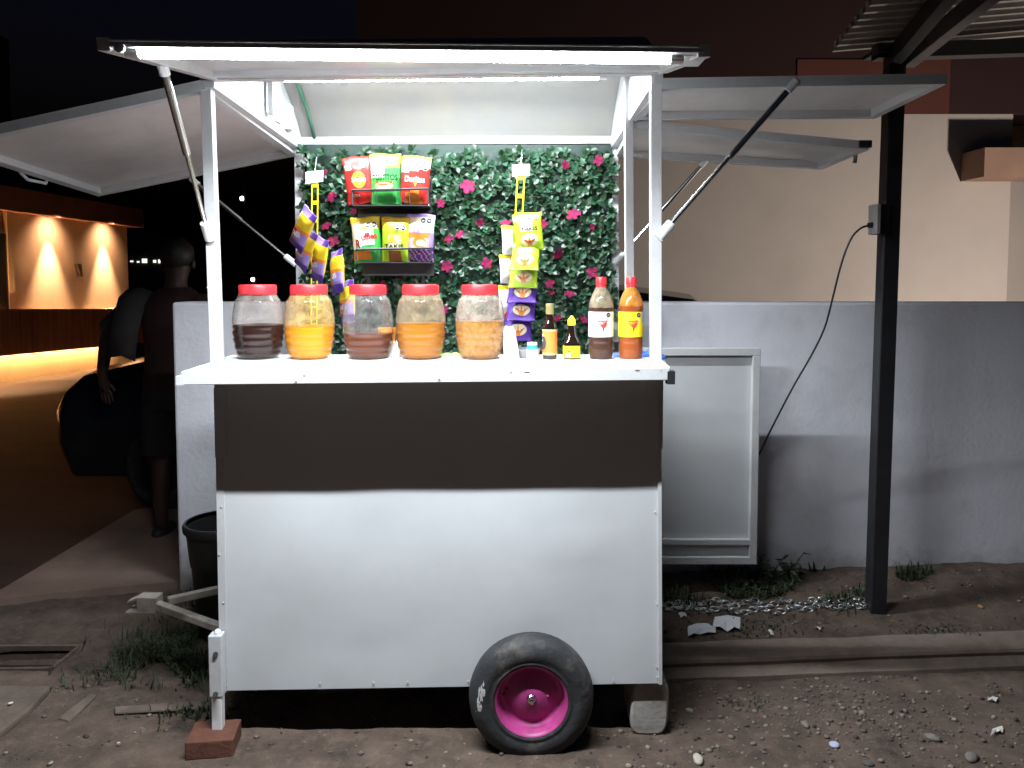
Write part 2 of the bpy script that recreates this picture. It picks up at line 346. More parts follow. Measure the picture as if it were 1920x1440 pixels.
# counter flap
cL, cR = W(338, 700, 2.22), W(1250, 690, 2.22)
zc = W(800, 680, F).z
def cz(px): return zc + .0
ct = MB()
qa = [W(340, 711, 2.22), W(1256, 689, 2.22), Vector((x1 + .012, F + .20, zc)), Vector((x0 - .012, F + .20, zc))]
qa[0].z = zc - .008; qa[1].z = zc + .006
ct.slab(qa, .004)
counter = ct.build('counter', WHITE, cart)
lipm = MB(); lipm.hexa([qa[0] + Vector((0, 0, -.034)), qa[1] + Vector((0, 0, -.034)), qa[1] + Vector((0, .03, -.034)), qa[0] + Vector((0, .03, -.034))], [qa[0] + Vector((0, -.0, .004)), qa[1] + Vector((0, 0, .004)), qa[1] + Vector((0, .03, .004)), qa[0] + Vector((0, .03, .004))])
lipm.bar(qa[0] + Vector((.012, .03, -.016)), qa[3] + Vector((.012, -.15, -.016)), .026, .036); lipm.bar(qa[1] + Vector((-.012, .03, -.016)), qa[2] + Vector((-.012, -.15, -.016)), .026, .036)
lipm.build('counter_frame', FRAME, counter, bevel=.002)
MB().box((x0 + .02, F + .20, zc - .034), (x1 - .02, F + .215, zc + .003)).build('counter_back_edge', FRAME, counter)
for s_, q_ in ((0, qa[0]), (1, qa[1])):
    e = Vector((-.004 if s_ == 0 else .004, .006, -.02))
    MB().box((q_.x + e.x - .011, q_.y - .003, q_.z - .034 - .012 * s_), (q_.x + e.x + .011, q_.y + .03, q_.z - .008)).build('corner_cap', BLACKM if s_ else FRAME, counter)
for px_, py_ in [(823, 709), (555, 714)]: MB().ball(W(px_, py_, 2.216), .004, 8, (1, .5, 1)).build('bolt', FRAME, counter, smooth=True)
for px_, py_, w_ in [(570, 702, 8), (544, 703, 4), (516, 704, 3), (988, 695, 11), (958, 696, 8), (1195, 692, 11), (840, 708, 4), (1240, 693, 5), (828, 699, 5), (1165, 694, 3)]:
    a_ = W(px_, py_, 2.2185); MB().ball((a_.x, 2.2192, a_.z - .004), w_ / 650 / 2, 8, (1, .08, .13), jit=.25).build('paint_chip', mat('bare_rust', RUST, .8, .3, 40), counter)
# posts
def post(px0, py0, px1, py1, d, w=.034):
    a_, b_ = W(px0, py0, d), W(px1, py1, d)
    return MB().bar(a_, b_, w, w, (0, 1, 0)).build('post', FRAME, cart, bevel=.002)
post(388, 145, 408, 686, F + .02); post(1229, 138, 1229, 684, F + .02)
post(1178, 138, 1181, 670, M_, .031)
post(561, 272, 566, 640, R, .034); post(1151, 270, 1153, 640, R, .034)
# side rails and beams
rl = (W(392, 146, F), W(560, 275, R)); rr = (W(1234, 138, F), W(1152, 272, R))
for a_, b_ in (rl, rr):
    MB().bar(a_ + Vector((0, 0, -.014)), b_, .032, .032).build('side_rail', FRAME, cart, bevel=.002)
MB().bar(W(400, 143, F), W(1243, 131, F), .034, .030).build('front_beam', FRAME, cart, bevel=.002)
MB().bar(W(556, 265, R - .01), W(1158, 263, R - .01), .03, .032).build('rear_beam', FRAME, cart, bevel=.002)
# roof: ridge over the middle
zrd = 2.295
def roofpt(u, t):
    """u across, t: 0 front eave .. 1 rear eave"""
    a_ = Vector((rl[0].x, F, rl[0].z)).lerp(Vector((rr[0].x, F, rr[0].z)), u); c_ = Vector((rl[1].x, R, rl[1].z)).lerp(Vector((rr[1].x, R, rr[1].z)), u)
    p_ = a_.lerp(c_, t); p_.z = (a_.z * (1 - t) + c_.z * t) + (zrd - 2.08) * sin(pi * min(1, max(0, t))) ** .8 + .025
    return p_
rf = MB(); nu, ntt = 8, 14
vs = [roofpt(i / nu, j / ntt) for j in range(ntt + 1) for i in range(nu + 1)]
n0 = len(vs); vs += [v + Vector((0, 0, .008)) for v in vs]
fs = []
for j in range(ntt):
    for i in range(nu):
        a_ = j * (nu + 1) + i; fs.append((a_, a_ + 1, a_ + nu + 2, a_ + nu + 1)); fs.append((n0 + a_, n0 + a_ + nu + 1, n0 + a_ + nu + 2, n0 + a_ + 1))
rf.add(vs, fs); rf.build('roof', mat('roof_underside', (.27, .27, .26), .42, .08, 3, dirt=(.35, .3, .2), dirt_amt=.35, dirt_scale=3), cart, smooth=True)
for u_, s_ in ((0.012, -1), (.988, 1)):
    pts = [roofpt(u_, j / ntt) + Vector((0, 0, -.004)) for j in range(ntt + 1)]
    b_ = MB(); lo = [Vector((p_.x, p_.y, (rl if s_ < 0 else rr)[0].z + ((rl if s_ < 0 else rr)[1].z - (rl if s_ < 0 else rr)[0].z) * j / ntt)) for j, p_ in enumerate(pts)]
    b_.add(pts + lo, [(j, j + 1, ntt + 2 + j, ntt + 1 + j) for j in range(ntt)]); b_.build('gable_panel', PANEL, cart)
MB().bar(roofpt(.02, .5) + Vector((.012, 0, -.02)), roofpt(.02, .5) + Vector((.012, 0, -.23)), .02, .028, (0, 1, 0)).build('gable_upright', FRAME, cart)
MB().tube([roofpt(.055, t_ / 8) + Vector((0, 0, -.012)) for t_ in range(4, 9)], .008, 6).build('green_cord', mat('green_fabric', (.05, .16, .1), .8), cart, smooth=True)
# switch boxes on the left gable
def ebox(px, py, d, wx, wy, wz, nm, m=None):
    p_ = W(px, py, d); o_ = MB().box((p_.x - wx / 2, p_.y - wy / 2, p_.z - wz / 2), (p_.x + wx / 2, p_.y + wy / 2, p_.z + wz / 2)).build(nm, m or WHITE, cart, bevel=.006); return o_
eb = ebox(510, 188, 3.0, .06, .07, .17, 'switch_box', mat('grey_white_plastic', (.50, .50, .48), .5))
for k_ in range(2):
    p_ = W(506, 206 + 18 * k_, 2.962); MB().lathe([(.011, 0), (.011, -.002)], p_, 'Y', 16).build('knockout', FRAME, eb)
ebox(537, 220, 3.12, .045, .06, .10, 'junction_box', mat('ivory_plastic', (.55, .53, .47), .45)); ebox(499, 227, 2.95, .05, .16, .045, 'wire_duct')
MB().tube([W(503, 153, 2.97), W(505, 158, 2.96), W(506, 149, 2.96), W(508, 158, 2.96)], .003, 5).build('wire_end', BLACKM, eb)

# front awning flap with its lamp
A = [W(193, 82, 1.765), W(1322, 94, 1.765), W(1243, 128, F - .03), W(398, 140, F - .03)]
aw = MB().slab([v + Vector((0, 0, .0065)) for v in A], .003).build('front_awning', mat('awning_sheet', (.56, .57, .58), .3, .05, 3, dirt=(.4, .37, .33), dirt_amt=.25, dirt_scale=6), cart)
af = MB()
fl = A[0] + Vector((0, .015, 0)); fr_ = A[1] + Vector((0, .015, 0))
af.bar(fl, fr_, .03, .011); af.bar(A[0], A[3], .03, .03); af.bar(A[1], A[2], .03, .03); af.bar(A[3] + Vector((0, -.016, 0)), A[2] + Vector((0, -.016, 0)), .03, .026)
af.build('awning_frame', FRAME, aw, bevel=.002)
la, lb = W(262, 97, 1.80), W(1256, 108, 1.80)
ltm = emis('led_tube_glow', LED, LED_FRONT)
def led(a_, b_, r, name, glow, par, tilt, watts):
    d_ = (b_ - a_).normalized(); dn = Vector((0, -sin(tilt), -cos(tilt))); sd = d_.cross(dn)
    o_ = None
    for part, lo_, hi_ in ((0, -pi / 2, pi / 2), (1, pi / 2, 3 * pi / 2)):
        b = MB(); n_ = 8; vs_ = []
        for e in (a_, b_):
            for k_ in range(n_ + 1):
                an = lo_ + (hi_ - lo_) * k_ / n_; vs_.append(e + (dn * cos(an) + sd * sin(an)) * r)
        b.add(vs_, [(k_, k_ + 1, n_ + 2 + k_, n_ + 1 + k_) for k_ in range(n_)])
        if part == 0: o_ = b.build(name, glow, par, smooth=True)
        else: b.build('lamp_back', WHITE, o_, smooth=True)
    al = bpy.data.lights.new('diode_strip', 'AREA'); al.shape = 'RECTANGLE'; al.size = (b_ - a_).length; al.size_y = .02; al.energy = watts; al.color = LED
    ao = bpy.data.objects.new('diode_strip', al); COL.objects.link(ao); ao.parent = o_; X_ = d_; Z_ = -dn; Y_ = Z_.cross(X_)
    ao.matrix_local = Matrix.Translation((a_ + b_) / 2 + dn * (r + .001)) @ Matrix((X_, Y_, Z_)).transposed().to_4x4()
    for e, s_ in ((a_, -1), (b_, 1)): MB().tube([e, e + d_ * .03 * s_], r * 1.04, 12).build('lamp_cap', WHITE, o_, smooth=40)
    return o_
lt = led(la, lb, .0145, 'lamp_tube', ltm, aw, .2, LED_FRONT_W)
for t_ in (.07, .9):
    q_ = la.lerp(lb, t_); MB().bar(q_ + Vector((0, .012, .02)), q_ + Vector((0, .012, -.014)), .02, .006, (0, 1, 0)).build('lamp_clip', FRAME, lt)
e_ = W(226, 90, 1.765); MB().lathe([(.012, 0), (.012, -.008), (.006, -.010)], e_, 'Y', 16).build('latch_ring', FRAME, aw, smooth=40)
e_ = W(1300, 110, 1.9); MB().box((e_.x - .03, 1.86, e_.z - .012), (e_.x + .02, 1.93, e_.z + .012)).build('latch', FRAME, aw, bevel=.003)
# rear lamp
la, lb = W(533, 147, M_), W(1122, 143, M_)
lt2 = led(la, lb, .0125, 'ridge_lamp', emis('led_ridge_glow', LED, LED_BACK), cart, 0, LED_BACK_W)
for t_ in (.12, .45, .88):
    q_ = la.lerp(lb, t_); MB().bar(q_ + Vector((0, 0, .013)), q_ + Vector((0, 0, .10)), .012, .006, (0, 1, 0)).build('lamp_hanger', FRAME, lt2)

# side flaps
def flap(hf, hr, orr, of, fm=FLAPM):
    """hinge front/rear, outer rear/front (points)"""
    q_ = [hf, hr, orr, of]; n_ = (q_[1] - q_[0]).cross(q_[3] - q_[0]).normalized()
    if n_.z < 0: n_ = -n_
    s = MB(); s.hexa(q_, [v + n_ * .006 for v in q_]); o_ = s.build('side_flap', fm, cart)
    f_ = MB(); c_ = sum(q_, Vector()) / 4
    for i in range(4):
        a_, b_ = q_[i], q_[(i + 1) % 4]
        ins = (c_ - (a_ + b_) / 2).normalized() * .015
        f_.bar(a_ + ins - n_ * .013, b_ + ins - n_ * .013, .03, .027, n_)
    f_.build('flap_frame', FRAME, o_); return o_
hf, hr = W(384, 152, F), W(555, 281, R); orr = W(182, 357, R); of = Vector((orr.x, F, hf.z - (hr.z - orr.z) - .004))
f1 = flap(hf, hr, orr, of)
h0 = of.lerp(orr, .45); MB().tube([h0 + Vector((-.01, 0, -.02)), h0 + Vector((.0, .03, -.045)), h0 + Vector((.0, .14, -.045)), h0 + Vector((-.01, .17, -.02))], .006, 6).build('latch_handle', FRAME, f1)
f2 = flap(W(1240, 150, F), W(1187, 212, M_ - .01), W(1641, 209, M_ - .01), W(1776, 141, F))
e_ = W(1676, 190, M_ - .15); MB().box((e_.x, e_.y, e_.z - .02), (e_.x + .012, e_.y + .12, e_.z + .012)).build('latch', FRAME, f2)
f3 = flap(W(1187, 226, M_ + .01), W(1156, 283, R), W(1542, 307, R), W(1630, 268, M_ + .01))
MB().tube([W(1602, 283, 3.0), W(1604, 292, 3.0), W(1602, 306, 3.0)], .008, 6).build('latch', STEEL, f3)
MB().box(W(1618, 270, M_ + .0) - Vector((.012, 0, .012)), W(1628, 270, M_) + Vector((.014, .03, .014))).build('corner_cap', BLACKM, f3)
# gas struts
def strut(a_, b_, r=.011):
    m_ = a_.lerp(b_, .52); o_ = MB().tube([m_, b_], r, 10).build('strut', STEEL, cart, smooth=40)
    MB().tube([a_, m_], r * .62, 8).build('strut_rod', STEEL, o_, smooth=40)
    d_ = (b_ - a_).normalized(); MB().tube([a_ - d_ * .01, a_ + d_ * .05], r * 1.5, 10).build('strut_end', WHITE, o_, smooth=40); MB().tube([b_ - d_ * .03, b_ + d_ * .012], r * 1.3, 10).build('strut_end', WHITE, o_, smooth=40)
strut(W(392, 443, F - .01), W(304, 120, 2.06)); strut(W(552, 494, R - .02), W(362, 338, R - .02), .009)
strut(W(1239, 441, F - .01), W(1487, 158, F + .005), .011); strut(W(1154, 492, R - .02), W(1322, 303, R - .02), .009)
# wheel
wc = W(996, 1303, 2.375); wr = .186
tp = [(.112, -.036), (.118, -.045), (.124, -.046), (.128, -.043), (.135, -.0475), (.150, -.049), (.162, -.0475), (.165, -.046), (.181, -.042), (.194, -.024), (.1975, 0), (.194, .024), (.181, .042), (.15, .049), (.122, .044), (.112, .036)]
wheel = MB().lathe(tp, wc, 'Y', 56, caps=False).build('wheel', DARK, cart, smooth=True)
rim = MB().lathe([(.117, -.036), (.114, -.042), (.109, -.039), (.105, -.028), (.102, -.008), (.095, .004), (.084, .005), (.076, .000), (.052, -.010), (.032, -.016), (.018, -.020), (.012, -.020)], wc, 'Y', 48, caps=False).build('rim', PINK, wheel, smooth=60)
MB().lathe([(.015, -.018), (.015, -.026), (.012, -.030), (.009, -.030), (.009, -.042), (.004, -.044)], wc, 'Y', 12).build('axle_nut', STEEL, wheel)
for a_ in (2.7, .05, 3.1): MB().ball(wc + Vector((.088 * cos(a_) if a_ > 1 else .052, -.004 if a_ > 1 else -.010, .088 * sin(a_) * .5)), .005, 8).build('rim_bolt', PINK, rim, smooth=True)
ps = MB(); random.seed(3)
for i_ in range(34):
    t_ = random.gauss(0, .35); a_ = pi + t_ * .75; r_ = .158 + random.gauss(0, .006) + .012 * t_
    ps.ball(wc + Vector((r_ * cos(a_), -.049 + max(0, (r_ - .15)) * .33, r_ * sin(a_) + .01)), random.uniform(.003, .009) * (1.4 if abs(t_) < .3 else .7), 7, (.55, .2, 1.5), jit=.3)
ps.build('paint_splash', mat('splashed_paint', (.5, .5, .5), .7), wheel)
MB().tube([wc, wc + Vector((0, 1.0, 0))], .015, 10).build('axle', BLACKM, cart)
wheel2 = MB().lathe(tp, wc + Vector((0, .96, 0)), 'Y', 40, caps=False).build('wheel', DARK, cart, smooth=True)
MB().lathe([(.113, .041), (.104, .026), (.06, .004), (.012, .02)], wc + Vector((0, .96, 0)), 'Y', 32).build('rim', PINK, wheel2, smooth=60)
# prop leg and tow bar
lg = MB().bar(W(406, 1188, F - .03), W(409, 1302, F - .03), .042, .036, (0, 1, 0)).build('prop_leg', FRAME, cart, bevel=.003)
MB().bar(W(409, 1300, F - .03), W(410, 1404, F - .03), .033, .03, (0, 1, 0)).build('leg_extension', WHITE, lg, bevel=.003)
MB().tube([W(404, 1227, F - .052), W(404, 1227, F - .046)], .008, 12).build('pin_hole', BLACKM, lg); MB().tube([W(404, 1302, F - .07), W(404, 1302, F - .04)], .008, 10).build('pin', STEEL, lg); MB().box(W(396, 1407, F - .06), W(424, 1401, F - .005)).build('foot_plate', mat('pinkish_plate', (.45, .25, .28), .6), lg)
MB().ball(W(408, 1186, F - .03), .012, 8).build('leg_cap', WHITE, lg, smooth=True)
TP = W(300, 1131, 2.78)
tb = MB().bar(TP + Vector((-.03, 0, 0)), Vector((x0 + .02, 2.60, TP.z - .04)), .03, .026).build('tow_bar', OLDP, cart, bevel=.003)
MB().bar(TP + Vector((.02, .02, 0)), Vector((x0 + .10, 3.1, TP.z + .0)), .03, .026).build('tow_brace', OLDP, tb, bevel=.003)
cp = MB(); cq = W(270, 1131, 2.78); cp.box((cq.x - .055, cq.y - .03, cq.z - .026), (cq.x + .055, cq.y + .03, cq.z - .020)); cp.box((cq.x - .012, cq.y - .028, cq.z - .02), (cq.x + .058, cq.y + .028, cq.z + .03))
cp.prism([(cq.x - .012, cq.y - .028, cq.z + .03), (cq.x - .012, cq.y + .028, cq.z + .03), (cq.x - .055, cq.y + .014, cq.z + .012), (cq.x - .055, cq.y - .014, cq.z + .012)], (0, 0, -.008))
cp.build('coupler', OLDP, tb, bevel=.002)
# swung-open back door
dd = 3.37; a_, b_ = W(1160, 652, dd), W(1417, 1056, dd); hz = W(1413, 1016, dd).z
dm = MB(); dm.box((a_.x + .02, dd + .004, b_.z + .02), (b_.x - .02, dd + .01, a_.z - .02)); door = dm.build('back_door', PANEL, cart)
fd = MB(); t_ = .034
fd.box((a_.x, dd - .018, a_.z - t_), (b_.x, dd + .018, a_.z)); fd.box((a_.x, dd - .018, b_.z), (b_.x, dd + .018, b_.z + t_)); fd.box((b_.x - t_, dd - .0185, b_.z + t_ - .001), (b_.x - .0005, dd + .0185, a_.z - t_ + .001)); fd.box((a_.x + .0005, dd - .0185, b_.z + t_ - .001), (a_.x + t_, dd + .0185, a_.z - t_ + .001)); fd.box((a_.x + t_, dd - .017, hz - .01), (b_.x - t_, dd + .017, hz + .016))
fd.build('door_frame', FRAME, door, bevel=.003)
# brick under the leg, concrete block under the corner
bk_ = MB().box((-.07, -.055, 0), (.075, .06, .058)).build('brick', BRICK, bevel=.004); bq = W(407, 1420, 2.40); bk_.location = (bq.x, 2.37, .0); bk_.rotation_euler = (0, 0, .12)
tag(bk_, 'red brick under the white prop leg of the cart', 'brick')
o2 = []
for t_ in range(25):
    a_ = 2 * pi * t_ / 24
    if t_ == 24: break
    ex = lambda v, p_: abs(v) ** p_ * (1 if v > 0 else -1)
    o2.append(Vector((.062 * ex(cos(a_), .45) + (.006 * sin(a_)), 0, .092 * ex(sin(a_), .5))))
bl = W(1211, 1340, 2.52); blk = MB().prism([v + Vector((bl.x, 2.445, .092 - .004)) for v in o2], (0, .16, 0)).build('concrete_block', CONC, smooth=35, bevel=.008)
tag(blk, 'rounded grey concrete block propping the right end of the cart', 'block')
# ------------------------------------------------------------------ leaf panel on the back of the cart
random.seed(11)
hp = thing('leaf_panel', 'artificial green leaf panel dotted with magenta flowers on the back of the cart', 'leaf panel', (-.2, 3.3, 1.0), world=True)
HX0, HX1 = W(572, 470, 3.29).x, W(1148, 470, 3.29).x; HZ0, HZ1 = 1.02, W(860, 274, 3.29).z
MB().box((HX0 + .004, 3.315, HZ0), (HX1, 3.322, HZ1 + .01)).build('backing', mat('dark_green_mesh', (.006, .026, .018), .6, .3, 30, bump=.4), hp)
lf = MB()
def leaf(p, d, n, L, wd):
    d = d.normalized(); s = d.cross(n).normalized(); n = s.cross(d).normalized()
    b0 = p; m1 = p + d * L * .45 + n * L * .10; t = p + d * L - n * L * .05
    e = .45
    vs = [b0, p + d * L * .28 + s * wd * .42 + n * L * .10, p + d * L * .62 + s * wd * .5 + n * L * .09, t, p + d * L * .62 - s * wd * .5 + n * L * .09, p + d * L * .28 - s * wd * .42 + n * L * .10, p + d * L * .3 + n * L * .02, p + d * L * .65 + n * L * .0]
    lf.add(vs, [(0, 6, 1), (1, 6, 7, 2), (2, 7, 3), (0, 5, 6), (5, 4, 7, 6), (4, 3, 7)])
zz = HZ0
row = 0
while zz < HZ1 - .005:
    xx = HX0 + (row % 2) * .022
    while xx < HX1 + .012:
        cx, cz_ = xx + random.gauss(0, .012), zz + random.gauss(0, .012)
        top = HZ1 - cz_
        sparse = .5 if (top < .05 and (cx < HX0 + .25 or HX0 + .5 < cx < HX0 + .9)) else .0
        if random.random() >= sparse:
            base = Vector((cx, 3.305 - random.uniform(0, .035), cz_)); tw = random.uniform(0, 6.28)
            for k_ in range(random.choice((5, 6, 6, 7))):
                a_ = tw + k_ * 2.4; el = random.uniform(.05, 1.0)
                d_ = Vector((cos(a_) * cos(el), -sin(el) * .8, sin(a_) * cos(el) * .9 + .12))
                n_ = Vector((random.gauss(0, .3), -1, random.gauss(.5, .35)))
                leaf(base, d_, n_, random.uniform(.024, .039), random.uniform(.018, .026))
        xx += .037
    zz += .029; row += 1
# a few leaves curl round the edges
lf.build('leaves', LEAF, hp, smooth=True, fix=False)
FL = [(877, 350, 1.35), (1075, 403, 1.3), (622, 370, 1.15), (838, 499, 1.2), (862, 440, .9), (843, 448, 1), (826, 381, .9), (900, 418, .9), (912, 494, 1.1), (948, 420, 1), (1018, 420, .9), (1060, 309, .9), (1122, 301, 1), (1044, 476, 1.2), (1112, 512, 1.2), (1068, 552, 1), (1031, 532, .9), (1034, 548, .7), (606, 326, 1), (613, 424, 1), (627, 452, 1.05), (664, 397, .8), (718, 535, .9), (748, 518, .8), (695, 505, .7), (722, 545, .8), (1110, 425, .6), (880, 600, .8), (1095, 600, .8), (1045, 597, .7), (832, 580, .8)]
for fx, fy, fs_ in FL:
    p_ = W(fx, fy, 3.245); b_ = MB(); tw = random.uniform(0, 6.28); nn = Vector((random.gauss(0, .35), -1, random.gauss(.3, .35))).normalized(); u_ = nn.orthogonal().normalized(); v_ = nn.cross(u_)
    npet = random.choice((4, 5, 5))
    for k_ in range(npet):
        a_ = tw + 2 * pi * k_ / npet; d_ = u_ * cos(a_) + v_ * sin(a_); s_ = d_.cross(nn); r_ = .0225 * fs_ * random.uniform(.85, 1.1)
        b_.add([p_, p_ + d_ * r_ * .5 + s_ * r_ * .42 + nn * r_ * .25, p_ + d_ * r_ + s_ * r_ * .3 + nn * r_ * .18, p_ + d_ * r_ * 1.02 + nn * r_ * .05, p_ + d_ * r_ - s_ * r_ * .3 + nn * r_ * .18, p_ + d_ * r_ * .5 - s_ * r_ * .42 + nn * r_ * .25, p_ + d_ * r_ * .55 + nn * r_ * .1], [(0, 1, 6), (1, 2, 6), (2, 3, 6), (3, 4, 6), (4, 5, 6), (5, 0, 6)])
    b_.build('flower', FLOWER, hp, smooth=True, fix=False)

# ------------------------------------------------------------------ wire snack rack
rk = thing('snack_rack', 'black two-tier wire rack holding snack bags against the leaf panel', 'rack', (-.5, 3.15, 1.05), world=True)
def wire(pts, nm, r=.004): return MB().tube(pts, r, 6).build(nm, BLACKM, rk, smooth=40)
for (xa, xb, yb, yf) in ((660, 802, 384, 357), (668, 808, 491, 468)):
    yr, yfr = 3.20, 3.075
    a_, b_ = W(xa, yb, yfr), W(xb, yb - 3, yfr); af_, bf_ = W(xa, yf, yfr), W(xb, yf - 3, yfr)
    tr = MB().box((a_.x, yfr, a_.z - .004), (b_.x, yr, a_.z)).build('shelf', BLACKM, rk)
    wire([af_, bf_], 'front_bar', .005)
    for e, h in ((a_, af_), (b_, bf_)): wire([e, h, Vector((h.x, yr, h.z)), Vector((h.x, yr, h.z + .05))], 'side_wire')
    for t_ in (.28, .33, .7, .76): wire([a_.lerp(b_, t_), af_.lerp(bf_, t_)], 'upright_wire', .0018)
    MB().box((a_.x, yr, a_.z - .055), (b_.x, yr + .005, a_.z + .13)).build('back_plate', BLACKM, rk)
for xa in (690, 793):
    q_ = W(xa, 400, 3.212); wire([Vector((q_.x, 3.212, 1.0)), Vector((q_.x, 3.212, q_.z + .18))], 'stand_leg', .008)

# ------------------------------------------------------------------ snack bags
def foil(name, c): return mat('foil_' + name, tuple(x * .72 for x in c), .42, .10, 25, spec=.3)
FO = {k_: foil(k_, c_) for k_, c_ in dict(red=(.60, .025, .02), dred=(.35, .012, .015), yellow=(.80, .58, .03), lime=(.42, .62, .03), green=(.04, .36, .06), dgreen=(.012, .15, .03), white=(.80, .78, .72), orange=(.75, .22, .03), purple=(.10, .035, .32), violet=(.34, .24, .60), black=(.012, .012, .015), tan=(.62, .38, .16), brown=(.30, .10, .03), cream=(.78, .66, .42), pink=(.7, .35, .4), gold=(.65, .38, .02), silver=(.6, .6, .66)).items()}
FK = list(FO)
def make_bag(name, label, w_, h_, t_, colour, decals=(), group=None, cat='snack bag', seed=1, crimp=1.0):
    """a pillow bag standing on z=0, front towards -Y; colour(u,v) names the print, decals lie on the front"""
    root = thing(name, label, cat, group=group); rnd = random.Random(seed); ph = [rnd.uniform(0, 6) for _ in range(6)]
    def S(u, v, side=-1, off=0):
        ve = min(v, 1 - v); env = sst(0.02, .30, ve) ** .8
        pin = 1 - .07 * sst(0, .25, ve) * crimp
        b = (max(0, 1 - abs(u) ** 2.6)) ** .75 * env
        wr = (.05 * sin(7 * u + ph[0] + 3 * v) + .045 * sin(11 * v + ph[1] + 4 * u) + .05 * sin(9 * u * (1 - ve) + ph[2])) * sst(0, .1, ve)
        edge = .05 * sin(17 * u + ph[3]) * (1 - sst(.0, .16, ve))
        y = side * (t_ / 2) * (b * (1 + wr) + (edge * .6 + .04 * sin(5 * u + ph[4])) * side * (1 - env)) - off * (1 if side < 0 else -1)
        zz_ = v * h_ + h_ * .012 * sin(4 * u + ph[5]) * (1 if v > .5 else -1) * (1 - sst(.0, .2, ve))
        return Vector((u * w_ / 2 * pin, y, zz_))
    nu, nv = 18, 26; b = MB()
    for side in (-1, 1):
        vs = [S(-1 + 2 * i / nu, j / nv, side) for j in range(nv + 1) for i in range(nu + 1)]; o = len(b.v); b.v += [tuple(x) for x in vs]
        for j in range(nv):
            for i in range(nu):
                q_ = j * (nu + 1) + i; cm = FK.index(colour(-1 + 2 * (i + .5) / nu, (j + .5) / nv) if side < 0 else colour(.0, .75))
                b.f.append([o + q_, o + q_ + 1, o + q_ + nu + 2, o + q_ + nu + 1] if side < 0 else [o + q_, o + q_ + nu + 1, o + q_ + nu + 2, o + q_ + 1]); b.m.append(cm)
    body = b.build('foil_body', [FO[k_] for k_ in FK], root, smooth=True)
    for dnum, dc in enumerate(decals):
        kind, col, u0, v0, su, sv = dc[:6]; off = .0008 + .0005 * dnum
        tb_ = MB()
        if kind == 'disc' or kind == 'octagon':
            sg = 24 if kind == 'disc' else 8; rings = 5
            vs = [(0, 0)] + [(r_ / rings * cos(2 * pi * k_ / sg + pi / sg), r_ / rings * sin(2 * pi * k_ / sg + pi / sg)) for r_ in range(1, rings + 1) for k_ in range(sg)]
            fs = [(0, 1 + k_, 1 + (k_ + 1) % sg) for k_ in range(sg)] + [(1 + (r_ - 1) * sg + k_, 1 + r_ * sg + k_, 1 + r_ * sg + (k_ + 1) % sg, 1 + (r_ - 1) * sg + (k_ + 1) % sg) for r_ in range(1, rings) for k_ in range(sg)]
        elif kind == 'rect':
            n_ = 8; vs = [(-1 + 2 * i / n_, -1 + 2 * j / n_) for j in range(n_ + 1) for i in range(n_ + 1)]
            fs = [(j * (n_ + 1) + i, j * (n_ + 1) + i + 1, (j + 1) * (n_ + 1) + i + 1, (j + 1) * (n_ + 1) + i) for j in range(n_) for i in range(n_)]
        elif kind == 'tri':
            n_ = 6; vs = [(a_ / n_ * 2 - 1 + (n_ - r_) * 0, 0) for a_ in range(0) for r_ in range(0)]; vs = []; idx = {}
            for r_ in range(n_ + 1):
                for k_ in range(r_ + 1): idx[(r_, k_)] = len(vs); vs.append(((2 * k_ - r_) / n_, 1 - 2 * r_ / n_))
            fs = [(idx[(r_, k_)], idx[(r_ + 1, k_)], idx[(r_ + 1, k_ + 1)]) for r_ in range(n_) for k_ in range(r_ + 1)] + [(idx[(r_, k_)], idx[(r_ + 1, k_ + 1)], idx[(r_, k_ + 1)]) for r_ in range(n_) for k_ in range(r_)]
        else:
            tv, fs = text2d(dc[6], .03); vs = [(x * 2, y * 2) for x, y in tv]
        rot = dc[7] if len(dc) > 7 else 0
        vv = []
        for x, y in vs:
            X, Y = x * su, y * sv * h_ / w_ * 2; X, Y = X * cos(rot) - Y * sin(rot), X * sin(rot) + Y * cos(rot)
            vv.append(S(max(-.97, min(.97, u0 + X)), max(.02, min(.98, v0 + Y / (h_ / w_ * 2))), -1, off))
        tb_.add(vv, fs); tb_.build({'text': 'lettering', 'octagon': 'warning_seal'}.get(kind, 'printed_patch'), FO[col], body, fix=False)
    return root
def seal(u, v, s=.18): return [('octagon', 'white', u, v, s * 1.22, s * .41), ('octagon', 'black', u, v, s, s * .335), ('rect', 'silver', u, v, s * .5, s * .05)]
def place(o, px, py, d, rx=0, ry=0, rz=0):
    """base centre of the bag at this pixel and depth"""
    p_ = W(px, py, d); o.location = p_; o.rotation_euler = (rx, ry, rz); return o
def c_red(u, v):
    if v > .93 or v < .05: return 'red'
    if v > .74 and u < -.45 and u > -.95 + (v - .74): return 'cream'
    return 'dred' if v < .26 and v > .24 else 'red'
def c_tost(u, v):
    if v > .91: return 'lime'
    if v > .72: return 'white' if u < .2 - (v - .72) * 2 else 'yellow'
    if v > .54 and u > -.05: return 'green'
    if v > .54: return 'white'
    return 'dgreen' if .28 < v < .32 or u > .8 else 'green'
def c_dor(u, v):
    if v > .9: return 'yellow'
    if v > .70 + .06 * u: return 'white'
    if v < .3 and abs(u) < .6 - v: return 'orange'
    return 'red'
def c_ruf(u, v):
    if v > .9: return 'yellow'
    if v > .74: return 'cream' if u < -.2 else 'yellow'
    if v < .28: return 'orange' if u < .25 and v > .06 else 'green'
    if v > .3 + .25 * (u + 1) * .4 and u < .3 and v < .66: return 'white'
    if u > .55 or v < .4: return 'green'
    return 'white'
